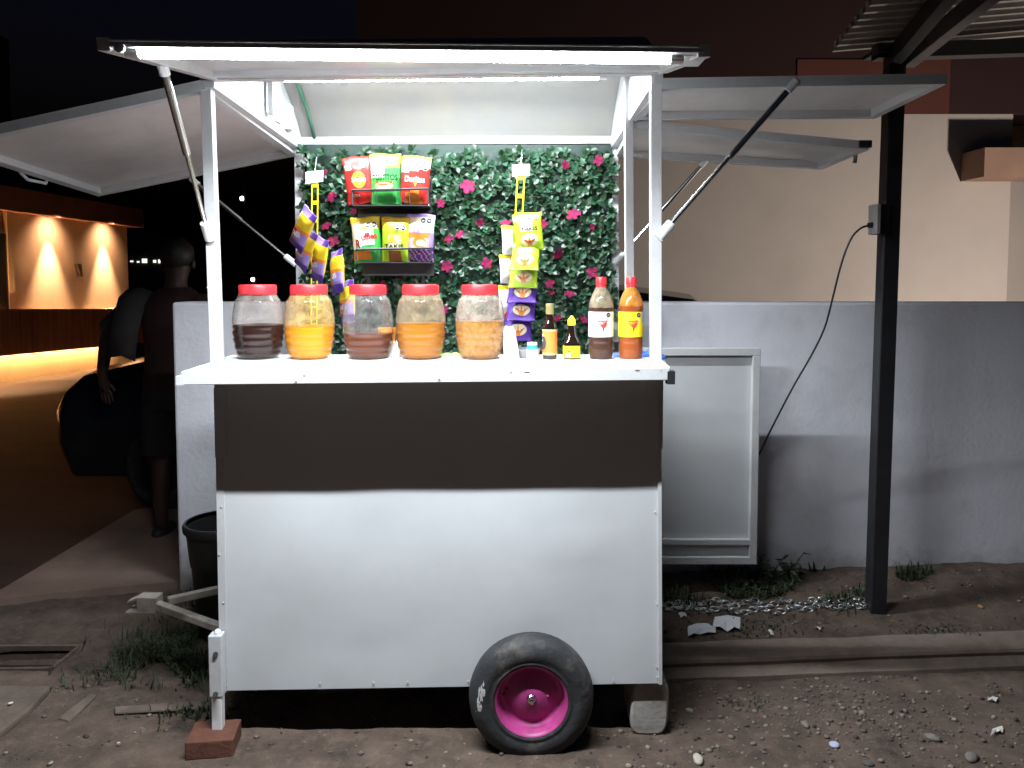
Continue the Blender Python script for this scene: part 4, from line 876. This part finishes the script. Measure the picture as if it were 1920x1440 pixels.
# ------------------------------------------------------------------ weeds, grass, litter, stones
random.seed(31)
def blades(name, spots, hmin, hmax, lean=.5, wd=.003):
    b = MB()
    for x, y in spots:
        z = gz(x, y) - .005; h = random.uniform(hmin, hmax); a = random.uniform(0, 6.28); l_ = h * random.uniform(.1, lean * 1.6); s_ = Vector((-sin(a), cos(a), 0)) * wd * random.uniform(.7, 1.5); d_ = Vector((cos(a), sin(a), 0))
        p0 = Vector((x, y, z)); p1 = p0 + d_ * l_ * .35 + Vector((0, 0, h * .6)); p2 = p0 + d_ * l_ + Vector((0, 0, h * .95 - l_ * .25))
        b.add([p0 - s_, p0 + s_, p1 + s_ * .8, p1 - s_ * .8, p2], [(0, 1, 2, 3), (3, 2, 4)])
    o = b.build(name, GRASS, fix=False); o['kind'] = 'stuff'; return o
sp = []
while len(sp) < 2600:
    x, y = random.gauss(-1.22, .20), random.gauss(2.98, .14)
    cl = noise.noise((x * 7, y * 7, 2))
    if 2.70 < y < 3.4 and -1.75 < x < -.8 and cl > -.15: sp.append((x, y))
blades('grass', sp, .02, .085, .9, .0022)
sp = [(random.gauss(-1.08, .08), random.gauss(2.56, .03)) for _ in range(160)] + [(random.gauss(-1.46, .05), random.gauss(3.52, .05)) for _ in range(120)]
blades('grass', sp, .015, .06)
sp = []
while len(sp) < 1700:
    x, y = random.uniform(.5, 2.1), random.gauss(3.42, .09)
    if 3.02 < y < 3.59 and noise.noise((x * 3.2, y * 5, 4)) > -.02 + .6 * max(0, x - 1.25): sp.append((x, y))
blades('grass', sp, .015, .075, .9)
blades('grass', [(random.gauss(.95, .14), random.gauss(3.08, .05)) for _ in range(260)] + [(random.gauss(1.72, .08), random.gauss(3.05, .03)) for _ in range(140)] + [(random.gauss(.85, .05), random.gauss(2.62, .02)) for _ in range(50)], .006, .028, .9)
wd = thing('weed', 'straggly weed with thin crossing stems by the foot of the open door', 'weed', (1.2, 3.5, .05), world=True)
random.seed(5)
for s_ in range(9):
    b_ = W(1440 + s_ * 6, 1092, 3.48); tp_ = W(1418 + random.uniform(0, 90), 1092 - random.uniform(25, 62), 3.45); mid = b_.lerp(tp_, .5) + Vector((random.gauss(0, .02), 0, .03))
    MB().tube(smoothp([b_, mid, tp_]), .0022, 5).build('stem', GRASS, wd)
    for k_ in range(7):
        q_ = b_.lerp(tp_, random.uniform(.3, 1)); dr_ = Vector((random.gauss(0, 1), random.gauss(0, .5), random.gauss(.2, .7))).normalized() * .04; sd_ = dr_.orthogonal().normalized() * .005
        MB().add([q_ - sd_, q_ + sd_, q_ + dr_ * .7 + sd_, q_ + dr_], [(0, 1, 2, 3)]).build('leaf_blade', GRASS, wd, fix=False)
# paper scraps
PAPER = mat('scrap_paper', (.62, .62, .66), .8, .08, 20)
def scrap(name, label, cat, pts, m=PAPER, lift=.01, group=None):
    q_ = [G(x, y, .05) for x, y in pts]; c_ = sum(q_, Vector()) / len(q_); b = MB(); n_ = len(q_); vs = [c_ + Vector((0, 0, lift * .6))] + q_
    mids = [(q_[i] + q_[(i + 1) % n_]) / 2 + Vector((random.gauss(0, .002), random.gauss(0, .002), random.uniform(0, lift))) for i in range(n_)]
    vs += mids; vs = [Vector((v.x, v.y, gz(v.x, v.y) + .008 + (v.z - .05))) for v in vs]
    fs = []
    for i in range(n_): fs += [(0, 1 + i, 1 + n_ + i), (0, 1 + n_ + i, 1 + (i + 1) % n_)]
    o = b.add(vs, fs).build(name, m, fix=False); s_ = o.modifiers.new('wall', 'SOLIDIFY'); s_.thickness = .0008
    return tag(o, label, cat, group)
random.seed(8)
scrap('paper_scrap', 'larger bluish white paper scrap on the soil, the right one of a touching pair', 'paper', [(1340, 1164), (1388, 1163), (1388, 1183), (1364, 1186), (1336, 1180)], lift=.02)
scrap('paper_scrap', 'torn white paper scrap touching the left of a larger one on the soil', 'paper', [(1291, 1180), (1320, 1176), (1340, 1182), (1342, 1190), (1312, 1192), (1290, 1197)], lift=.015)
WH = mat('white_litter', (.66, .64, .60), .7, .1, 20)
for lb_, pts in [('white torn litter piece lowest at the right edge of the dirt', [(1862, 1340), (1880, 1337), (1881, 1347), (1868, 1346), (1858, 1352)]), ('white folded litter piece below the kerb at the far right', [(1853, 1291), (1870, 1287), (1868, 1296), (1852, 1293)]), ('white scrap between the chain and the cart corner', [(1271, 1160), (1284, 1158), (1288, 1164), (1276, 1167)]), ('small yellowish scrap on the soil just behind the kerb', [(1528, 1182), (1540, 1186), (1537, 1189)]), ('tiny pale scrap on the grass below the chain middle', [(1440, 1188), (1448, 1189), (1451, 1196), (1446, 1195)])]:
    scrap('litter', lb_, 'litter', pts, WH, .012)
capq = G(1564, 1399, 0); capq.z = gz(capq.x, capq.y) + .004
tag(MB().lathe([(.001, 0), (.015, 0), (.0155, .003), (.013, .006), (.001, .0065)], capq, seg=20).build('bottle_cap', mat('pale_blue_plastic', (.45, .48, .66), .4), smooth=40), 'pale blue round cap lying on the dirt right of the block', 'cap')
for lb_, px_, py_, r_, c_ in [('cream coloured flat stone below the concrete block', 1309, 1412, .020, (.50, .46, .38)), ('dark smooth stone at the bottom edge right of centre', 1628, 1425, .014, (.10, .09, .085)), ('flat grey stone lying at the lower right of the dirt', 1750, 1371, .020, (.18, .16, .14)), ('pale pebble on the dirt between the block and the kerb', 1293, 1322, .011, (.42, .38, .34)), ('rounded brown stone in front of the gravel patch', 1510, 1350, .015, (.20, .16, .13)), ('brown stone on the soil near the two paper scraps', 1331, 1199, .014, (.36, .32, .28)), ('flat grey stone at the lower right corner', 1822, 1411, .022, (.16, .145, .13)), ('white pebble under the cart left of the leg', 222, 1383, .006, (.6, .58, .52)), ('white pebble on the broken slab at the left', 20, 1328, .007, (.6, .58, .52)), ('small dark stone in the dirt between the weeds and leg', 268, 1360, .012, (.12, .1, .09)), ('orange tinted stone on the soil right of the post', 1838, 1163, .012, (.34, .2, .09)), ('pale stone on the soil at the right edge by the wall', 1848, 1072, .012, (.5, .48, .44))]:
    q_ = G(px_, py_, .02); q_.z = gz(q_.x, q_.y) + r_ * .3 + (.03 if px_ == 20 else 0)
    o = MB().ball((0, 0, 0), r_, 12, (1.25, .8, .55), jit=.10).build('stone', mat('stone_%d' % px_, c_, .85, .3, 30, bump=.5, bscale=90), smooth=True); o.location = q_; o.rotation_euler = (0, 0, random.uniform(0, 3)); tag(o, lb_, 'stone')
gb = MB(); random.seed(77); cnt = 0
while cnt < 2600:
    if random.random() < .18: x, y = random.gauss(1.13, .28), random.gauss(2.62, .13)
    elif random.random() < .3: x, y = random.gauss(1.0, .7), random.gauss(2.36, .2)
    elif random.random() < .3: x, y = random.uniform(.5, 3), random.uniform(3.0, 3.58)
    else: x, y = random.uniform(-2.2, 2.6), random.uniform(1.9, 2.75)
    if y < 1.9 or y > 3.58 or (x < -.3 and y > 2.8) or (KL(x) - .02 < y < KL(x) + .18 and x > -.75): continue
    r_ = random.choice((.0025, .003, .0035, .004, .005, .006, .008)) * random.uniform(.7, 1.25)
    gb.ball((x, y, gz(x, y) + r_ * .35), r_, 6, (random.uniform(.8, 1.4), random.uniform(.7, 1.1), random.uniform(.5, .8)), jit=.15); cnt += 1
go = gb.build('gravel', mat('gravel_stone', (.145, .115, .098), .85, .3, 40, island=.75), smooth=True, fix=False); go['kind'] = 'stuff'

# ------------------------------------------------------------------ building behind the wall on the right
bd = thing('painted_building', 'beige building with a dark red upper storey beyond the wall', 'building', (2, 8, 0), world=True)
BEI = mat('beige_plaster', (.50, .44, .39), .9, .06, 1.2, bump=.3, bscale=20, dirt=(.38, .33, .29), dirt_amt=.35, dirt_scale=.8)
zu = W(1700, 214, 8).z; xr_ = W(1893, 400, 8).x
MB().box((-1.6, 8, -.1), (xr_, 8.3, zu)).build('lower_wall', BEI, bd)
MB().box((xr_ + .003, 8.6, -.1), (10, 8.9, zu)).build('recessed_wall', BEI, bd)
DRD = mat('dark_red_plaster', (.034, .011, .010), .9, .12, 2)
xu = W(668, 40, 8).x
MB().box((xu, 7.98, zu + .002), (10, 11, 8.5)).build('upper_storey', DRD, bd)
p0, p1 = W(1500, 108, 7.9), W(1786, 212, 7.9)
MB().box((p0.x, 7.965, p1.z + .01), (p1.x, 7.977, p0.z)).build('lit_red_patch', mat('lit_red_plaster', (.11, .032, .021), .9, .1, 3), bd)  # lamplight on the upper wall, put in as a sheet of brighter red
c0 = W(1845, 331, 7.6)
MB().box((c0.x, 7.6, c0.z), (9, 7.995, c0.z + .28)).build('canopy', mat('tan_plaster', (.34, .21, .15), .9, .1, 3), bd)
fl_ = thing('floodlight', 'ground floodlight in the yard behind the low wall, aimed at the beige building', 'lamp', (5.6, 4.7, .0), world=True)
MB().box((5.5, 4.62, .0), (5.7, 4.78, .05)).build('lamp_base', BLACKM, fl_); MB().box((5.48, 4.66, .06), (5.72, 4.74, .22)).build('lamp_housing', BLACKM, fl_, bevel=.01)
l_ = bpy.data.lights.new('flood_lamp', 'SPOT'); l_.energy = 500; l_.color = (1, .90, .82); l_.spot_size = radians(176); l_.spot_blend = 1; l_.shadow_soft_size = .08
lo = bpy.data.objects.new('flood_lamp', l_); COL.objects.link(lo); lo.parent = fl_; lo.matrix_parent_inverse = Matrix.Translation(WROOT[fl_.name]).inverted(); lo.location = (5.6, 4.8, .25)
lo.rotation_euler = (Vector((1.3, 8, 1.9)) - Vector((5.6, 4.8, .25))).to_track_quat('-Z', 'Y').to_euler()

# ------------------------------------------------------------------ parked cars
CARB = mat('black_car_paint', (.010, .010, .012), .22, .1, 3, spec=.6, coat=.6); CGL = mat('dark_car_glass', (.006, .006, .008), .08, .1, 3, spec=.6)
def car(name, label, x_nose, yc, zg, L_, Hh, Wd, flip, prof, win):
    """side profile prism with tumblehome; prof: (x 0..1, z 0..1) outline of the upper body from nose to tail"""
    t = thing(name, label, 'car', (0, 0, 0)); t.location = (x_nose, yc, zg); t.rotation_euler = (0, 0, pi if flip else 0)
    b = MB(); secs = []
    n_ = len(prof); ysn = [(-1, .86), (-.93, .965), (-.6, 1), (0, 1.01), (.6, 1), (.93, .965), (1, .86)]
    vs = []
    for s_, k_ in ysn:
        for x, z in prof:
            th = 1 - .22 * sst(.55, 1, z)
            zz_ = .18 + (z * Hh - .18) * (k_ if z > .5 else 1); vs.append((x * L_ + (1 - k_) * .25 * L_ * (.5 - x), s_ * Wd / 2 * th, zz_))
    low = [(x, s_) for s_, _ in ysn for x in (0.02, .98)]
    fs = [(j * n_ + i, j * n_ + i + 1, (j + 1) * n_ + i + 1, (j + 1) * n_ + i) for j in range(len(ysn) - 1) for i in range(n_ - 1)]
    fs += [tuple(range(n_)), tuple(range((len(ysn) - 1) * n_, len(ysn) * n_))[::-1]]
    fs += [(j * n_, (j + 1) * n_, (j + 1) * n_ + n_ - 1, j * n_ + n_ - 1) for j in range(len(ysn) - 1)]
    b.add(vs, fs); body = b.build('car_body', CARB, t, smooth=35, bevel=.02)
    for s_ in (-1, 1):
        wv = [(x * L_, s_ * (Wd / 2 * (1 - .22 * sst(.55, 1, z)) * (.98) + .012), .18 + (z * Hh - .18) * .975) for x, z in win]
        MB().prism(wv, (0, -.02 * s_, 0)).build('side_window', CGL, t)
    for fx in (.17, .81):
        for s_ in (-1, 1):
            wq = Vector((fx * L_, s_ * (Wd / 2 - .09), .31)); wh = MB().lathe([(.19, -.10), (.29, -.10), (.315, -.07), (.315, .07), (.29, .10), (.19, .10)], wq, 'Y', 32).build('wheel', DARK, t, smooth=40)
            MB().lathe([(.195, -.09 * 1), (.17, -.085), (.05, -.095), (.01, -.10)] if s_ < 0 else [(.195, .09), (.17, .085), (.05, .095), (.01, .10)], wq, 'Y', 24).build('hubcap', mat('grey_alloy', (.12, .12, .13), .35, metal=.8), wh, smooth=40)
    for s_ in (-1, 1): MB().box((.03, s_ * Wd * .36 - .14, Hh * .43), (.16, s_ * Wd * .36 + .10, Hh * .50)).build('headlight', mat('lamp_glass', (.30, .30, .31), .08), t, bevel=.02); MB().box((L_ - .06, s_ * Wd * .38 - .12, Hh * .56), (L_ + .01, s_ * Wd * .38 + .12, Hh * .66)).build('tail_light', mat('tail_red', (.2, .01, .01), .2), t, bevel=.02)
    MB().box((-.02, -Wd * .36, Hh * .26), (.04, Wd * .36, Hh * .33)).build('bumper_trim', mat('satin_trim', (.10, .10, .105), .3, metal=.6), t, bevel=.01)
    for s_ in (-1, 1):
        MB().ball((L_ * .345, s_ * (Wd / 2 + .06), Hh * .70), .085, 12, (.7, 1.1, .75)).build('mirror', CARB, t, smooth=True); MB().box((L_ * .22, s_ * (Wd / 2 + .004) - .006, Hh * .36), (L_ * .86, s_ * (Wd / 2 + .004) + .006, Hh * .385)).build('side_trim', mat('satin_trim', (.10, .10, .105), .3, metal=.6), t)
    return t
SED = [(.01, .16), (-.008, .30), (-.010, .44), (.004, .54), (.03, .61), (.12, .675), (.27, .72), (.40, .93), (.46, .985), (.56, 1), (.70, .97), (.84, .72), (.97, .665), (1, .55), (1, .3), (.985, .16)]
SWIN = [(.33, .69), (.42, .92), (.56, .955), (.69, .925), (.79, .70)]
cn = W(142, 760, 4.75)
car('parked_car', 'black sedan parked nose left beyond the end of the boundary wall', cn.x - .16, 5.65, .0, 4.35, 1.45, 1.72, False, SED, SWIN)
HAT = [(.0, .16), (-.005, .40), (.02, .52), (.12, .62), (.26, .68), (.40, .95), (.48, 1), (.70, .99), (.86, .93), (.95, .74), (.985, .66), (1, .5), (1, .3), (.985, .16)]
HWIN = [(.32, .70), (.43, .93), (.60, .96), (.82, .91), (.90, .72)]
t_ = car('parked_car', 'dark car of which only the curved roof shows above the low wall', -1.95, 7.05, .0, 4.05, 1.43, 1.6, False, HAT, HWIN)

# ------------------------------------------------------------------ lit restaurant facade across the road on the left
rs = thing('roadside_building', 'tan building with warm downlights under its flat roof and a wooden band', 'building', (-7.2, 11, 0), world=True)
TAN = mat('tan_stucco', (.48, .34, .24), .85, .06, 2, bump=.3, bscale=30); WOOD = mat('dark_wood', (.26, .12, .06), .6, .55, 6, stretch=(1, 3.5, .15)); ROOFM = mat('roof_fascia', (.28, .13, .085), .8, .1, 3)
XW, XF, XB, Y1 = -7.32, -7.06, -6.98, W(240, 500, 14.6).y
XW = W(240, 500, 14.6).x
zf = 2.40
ybt = lambda y: 1.03 - .043 * (y - 10.6)
MB().box((XW - .3, 5.5, -.9), (XW, 14.6, zf + .01)).build('wall', TAN, rs)
MB().box((XW - 3, 5.3, zf), (XF, 14.9, zf + .34)).build('roof_slab', ROOFM, rs)
MB().box((XW - 2.2, 7.5, zf + .345), (XW - .05, W(36, 150, 11.4).y, 4.9)).build('chimney_block', mat('dark_red_plaster', (.10, .026, .02), .9), rs)
bd_ = MB(); a0 = [(XB, 5.4, .42 + .04 * 5), (XB + .05, 5.4, .42 + .04 * 5), (XB + .05, 14.5, .22), (XB, 14.5, .22)]; a1 = [(XB, 5.4, ybt(5.4)), (XB + .05, 5.4, ybt(5.4)), (XB + .05, 14.5, ybt(14.5)), (XB, 14.5, ybt(14.5))]
bd_.hexa(a0, a1); bd_.build('wooden_band', WOOD, rs)
pl = MB()
MB().box((XW + .002, 5.4, -.9), (XB - .12, 14.3, .9)).build('plinth', mat('cream_stucco', (.58, .46, .30), .85, .08, 3), rs)
ls = MB().bar((XB - .03, 5.6, .72), (XB - .03, 13.6, .34), .03, .02).build('strip_lamp', emis('warm_strip', (1, .56, .22), 125), rs)
MB().box((XW + .0, 5.5, 1.0), (XW + .04, W(12, 500, 11.05).y, 2.08)).build('door', mat('dark_doorway', (.012, .010, .010), .4), rs)
MB().box((XW + .0, W(12, 500, 11.05).y, .9), (XW + .06, W(15, 500, 11.05).y + .12, zf)).build('door_frame', TAN, rs)
for k_, yy in enumerate((10.3, 12.1, 13.72)):
    xx_ = XW + .16
    cn_ = MB().lathe([(.05, 0), (.05, -.012), (.035, -.012), (.03, -.004)], (xx_, yy, zf), seg=20).build('downlight', mat('lamp_trim', (.5, .45, .4), .4), rs)
    MB().lathe([(.001, -.003), (.03, -.003)], (xx_, yy, zf), seg=16).build('bulb', emis('warm_bulb', (1, .75, .45), 25), cn_)
    l_ = bpy.data.lights.new('spot', 'SPOT'); l_.energy = 760; l_.color = (1, .66, .36); l_.spot_size = radians(62); l_.spot_blend = .75; l_.shadow_soft_size = .025
    lo = bpy.data.objects.new('spot', l_); COL.objects.link(lo); lo.parent = rs; lo.matrix_parent_inverse = Matrix.Translation(WROOT[rs.name]).inverted(); lo.location = (xx_ + .02, yy, zf - .02); lo.rotation_euler = (0, -.07, 0)
    l_ = bpy.data.lights.new('wall_fill', 'SPOT'); l_.energy = 60; l_.color = (1, .60, .34); l_.spot_size = radians(125); l_.spot_blend = 1; l_.shadow_soft_size = .03  # added fill lamp beside each downlight, brightens the wall between the cones
    lo = bpy.data.objects.new('wall_fill', l_); COL.objects.link(lo); lo.parent = rs; lo.matrix_parent_inverse = Matrix.Translation(WROOT[rs.name]).inverted(); lo.location = (xx_ + .22, yy, zf - .03); lo.rotation_euler = (0, .75, 0)
sc_ = W(138, 505, 12.85); MB().prism([(XW, sc_.y - .05, sc_.z + .09), (XW, sc_.y + .07, sc_.z + .09), (XW, sc_.y + .09, sc_.z - .12), (XW, sc_.y + .05, sc_.z - .12)], (.06, 0, 0)).build('wall_sconce', mat('dark_bronze', (.05, .035, .025), .5), rs)

# ------------------------------------------------------------------ far street: dark house with lit windows, lamp posts
fh = thing('distant_building', 'far dark low building with a row of small lit windows', 'building', (-20, 42, -.7), world=True)
MB().box((-34, 42, -1), (-13.5, 50, 3.6)).build('wall', mat('far_dark_wall', (.03, .028, .03), .9), fh)
for px_, py_, w_, h_ in [(246, 490, 5, 3), (258, 491, 4, 3), (270, 489, 9, 8), (289, 490, 5, 5), (300, 490, 8, 7), (313, 497, 7, 14), (322, 490, 8, 2), (341, 497, 3, 4)]:
    q_ = W(px_, py_, 41.9); MB().box((q_.x - w_ / 70, 41.93, q_.z - h_ / 70), (q_.x + w_ / 70, 41.99, q_.z + h_ / 70)).build('lit_window', emis('window_glow', (.95, .97, .85), 1.1), fh)
def lamp(label, px, py, d, hgt, bulb, col, st):
    q_ = W(px, py, d); t = thing('street_lamp', label, 'street lamp', (q_.x + .12, d, 0), world=True)
    MB().tube([(q_.x + .15, d, -.7), (q_.x + .15, d, q_.z + hgt)], .10, 8).build('pole', mat('maroon_paint', (.12, .02, .02), .6), t)
    MB().tube([(q_.x + .15, d, q_.z + .1), (q_.x, d, q_.z + .08)], .04, 6).build('arm', BLACKM, t)
    MB().ball(q_, bulb, 12).build('bulb', emis('lamp_%d' % px, col, st), t, smooth=True)
lamp('distant lamp with a bluish white bulb on a maroon pole', 454, 372, 26, 1.1, .075, (.85, .92, 1), 8)
lamp('low distant lamp with a warm white bulb seen above the first jar', 474, 524, 22, .05, .06, (1, .85, .6), 7)
lamp('tiny faint distant lamp by the left front post', 390, 539, 24, .05, .03, (1, .95, .8), 3)
# ------------------------------------------------------------------ person at the end of the wall
PX = W(300, 800, 4.3).x
PX += .20
pr = thing('person', 'person in dark red shirt and black shorts standing in the dark beyond the wall', 'person', (PX, 4.3, 0), rot=(0, 0, pi))
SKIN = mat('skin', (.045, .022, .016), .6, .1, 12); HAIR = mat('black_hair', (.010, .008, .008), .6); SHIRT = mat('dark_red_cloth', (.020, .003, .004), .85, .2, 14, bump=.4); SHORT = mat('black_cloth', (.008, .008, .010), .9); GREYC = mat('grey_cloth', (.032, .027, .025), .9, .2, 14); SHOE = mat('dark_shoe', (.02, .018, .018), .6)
J = {}; E = []
def jn(n, p, r): J[n] = (Vector(p), r)
def ed(*ns):
    for a, b in zip(ns, ns[1:]): E.append((a, b))
jn('pelvis', (.10, 0, .90), .125); jn('waist', (.10, 0, 1.05), .115); jn('chest', (.09, 0, 1.25), .135); jn('neckb', (.09, .0, 1.40), .07); jn('neck', (.09, -.005, 1.47), .052); jn('head', (.085, -.02, 1.56), .085); jn('crown', (.085, -.015, 1.65), .075)
ed('pelvis', 'waist', 'chest', 'neckb', 'neck', 'head', 'crown')
jn('lsh', (0.280, 0, 1.345), .062); jn('lel', (0.510, -0.06, 1.17), .044); jn('lwr', (0.570, -0.1, 0.93), .030); jn('lha', (0.565, -0.115, 0.86), .026); ed('chest', 'lsh', 'lel', 'lwr', 'lha')
jn('rsh', (-0.060, 0, 1.345), .062); jn('rel', (-0.140, -0.04, 1.06), .044); jn('rwr', (-0.160, -0.14, 0.84), .030); jn('rha', (-0.160, -0.16, 0.77), .026); ed('chest', 'rsh', 'rel', 'rwr', 'rha')
for s, n in ((-1, 'l'), (1, 'r')):
    jn(n + 'hip', (.10 + s * .09, 0, .84), .095); jn(n + 'kn', (.10 + s * .10, -.02, .48), .058); jn(n + 'cf', (.10 + s * .10, .01, .34), .052); jn(n + 'an', (.10 + s * .10, .02, .09), .038); jn(n + 'ft', (.10 + s * .12, -.12, .04), .036)
    ed('pelvis', n + 'hip', n + 'kn', n + 'cf', n + 'an', n + 'ft')
for hnd, sgn in (('l', 1), ('r', -1)):
    h = J[hnd + 'ha'][0]
    for k, (dx, ln) in enumerate(((-.026, .06), (-.009, .075), (.009, .07), (.025, .055))):
        jn(f'{hnd}f{k}a', h + Vector((dx, -.012, -.035)), .009); jn(f'{hnd}f{k}b', h + Vector((dx * 1.1, -.022, -.035 - ln * .55)), .008); jn(f'{hnd}f{k}c', h + Vector((dx * 1.1, -.012 - .02, -.035 - ln)), .006); ed(hnd + 'ha', f'{hnd}f{k}a', f'{hnd}f{k}b', f'{hnd}f{k}c')
    jn(f'{hnd}ta', h + Vector((-sgn * .03, -.02, .0)), .010); jn(f'{hnd}tb', h + Vector((-sgn * .045, -.03, -.035)), .008); ed(hnd + 'ha', f'{hnd}ta', f'{hnd}tb')
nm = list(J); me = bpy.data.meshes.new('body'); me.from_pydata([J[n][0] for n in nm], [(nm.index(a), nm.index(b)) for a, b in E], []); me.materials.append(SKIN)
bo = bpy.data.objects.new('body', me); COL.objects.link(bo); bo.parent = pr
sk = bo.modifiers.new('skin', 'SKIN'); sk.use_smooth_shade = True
for i, n in enumerate(nm):
    r = J[n][1]; sv = me.skin_vertices[0].data[i]; sv.radius = (r, r * (.78 if n in ('chest', 'waist', 'pelvis') else 1)); sv.use_root = n == 'pelvis'
sb = bo.modifiers.new('sub', 'SUBSURF'); sb.levels = 2; sb.render_levels = 2
hd = J['head'][0]
for s in (-1, 1):
    MB().ball(hd + Vector((s * .032, -.078, .02)), .012, 10).build('eye', mat('eye_white', (.5, .48, .46), .3), bo, smooth=True); MB().ball(hd + Vector((s * .086, .0, .0)), .026, 10, (.4, .7, 1.1)).build('ear', SKIN, bo, smooth=True)
MB().ball(hd + Vector((0, -.095, -.008)), .016, 10, (.8, 1.1, 1.5)).build('nose', SKIN, bo, smooth=True); MB().ball(hd + Vector((0, -.080, -.042)), .020, 10, (1.2, .5, .3)).build('mouth', mat('lips', (.25, .07, .06), .5), bo, smooth=True)
b = MB(); vs = []
hr_ = MB().ball(hd + Vector((0, .016, .055)), .098, 20, (.95, 1.0, .95), jit=.02); hr_.build('hair', HAIR, pr, smooth=True)
def loft(rings, seg=24):
    b = MB(); vs = []
    for k, (c, rx, ry) in enumerate(rings):
        for i in range(seg):
            a = 2 * pi * i / seg; w_ = 1 + .03 * sin(5 * a + k * 1.3); vs.append((c[0] + rx * w_ * cos(a), c[1] + ry * w_ * sin(a), c[2]))
    return b.add(vs, [(k * seg + i, k * seg + (i + 1) % seg, (k + 1) * seg + (i + 1) % seg, (k + 1) * seg + i) for k in range(len(rings) - 1) for i in range(seg)])
s = loft([((.10, 0, .80), .185, .135), ((.10, 0, .95), .172, .130), ((.10, 0, 1.08), .168, .128), ((.095, 0, 1.22), .182, .138), ((.09, 0, 1.33), .188, .128), ((.09, 0, 1.395), .13, .098), ((.09, -.005, 1.43), .072, .07)])
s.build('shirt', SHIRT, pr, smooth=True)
for a, c_, q, mt_ in (('lsh', 'lel', .80, GREYC), ('rsh', 'rel', .7, SHIRT)):
    p0, p1 = J[a][0], J[c_][0]; MB().tube([p0 + Vector((0, 0, .012)), p0.lerp(p1, .35), p0.lerp(p1, .7), p0.lerp(p1, q + .1)], [.080, .078, .074, .074], 16, cap=False).build('sleeve', mt_, pr, smooth=True)
# towel over the shoulder
b = MB(); tw = [Vector((-.06, -.11, 1.30)), Vector((-.08, -.07, 1.40)), Vector((-.08, .0, 1.42)), Vector((-.09, .08, 1.38)), Vector((-.12, .12, 1.22)), Vector((-.14, .13, 1.05))]
vs = []
tw = [Vector((.20 - p.x, p.y, p.z)) for p in tw]
for p in tw: vs += [p + Vector((-.07, 0, -.02)), p + Vector((0, 0, .01)), p + Vector((.08, 0, 0))]
b.add(vs, [(k * 3 + i, k * 3 + i + 1, k * 3 + i + 4, k * 3 + i + 3) for k in range(5) for i in range(2)]); o = b.build('towel', GREYC, pr, smooth=True, fix=False); o.modifiers.new('wall', 'SOLIDIFY').thickness = .012
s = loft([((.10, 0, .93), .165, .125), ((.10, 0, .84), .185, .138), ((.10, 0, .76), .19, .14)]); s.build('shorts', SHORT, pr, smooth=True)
for k in (-1, 1):
    loft([((.10 + k * .075, -.0, .80), .112, .125), ((.10 + k * .095, -.01, .62), .105, .115), ((.10 + k * .10, -.015, .50), .10, .105)]).build('short_leg', SHORT, pr, smooth=True)
    MB().ball((.10 + k * .115, -.05, .045), .05, 14, (1, 2.4, .9)).build('shoe', SHOE, pr, smooth=True)
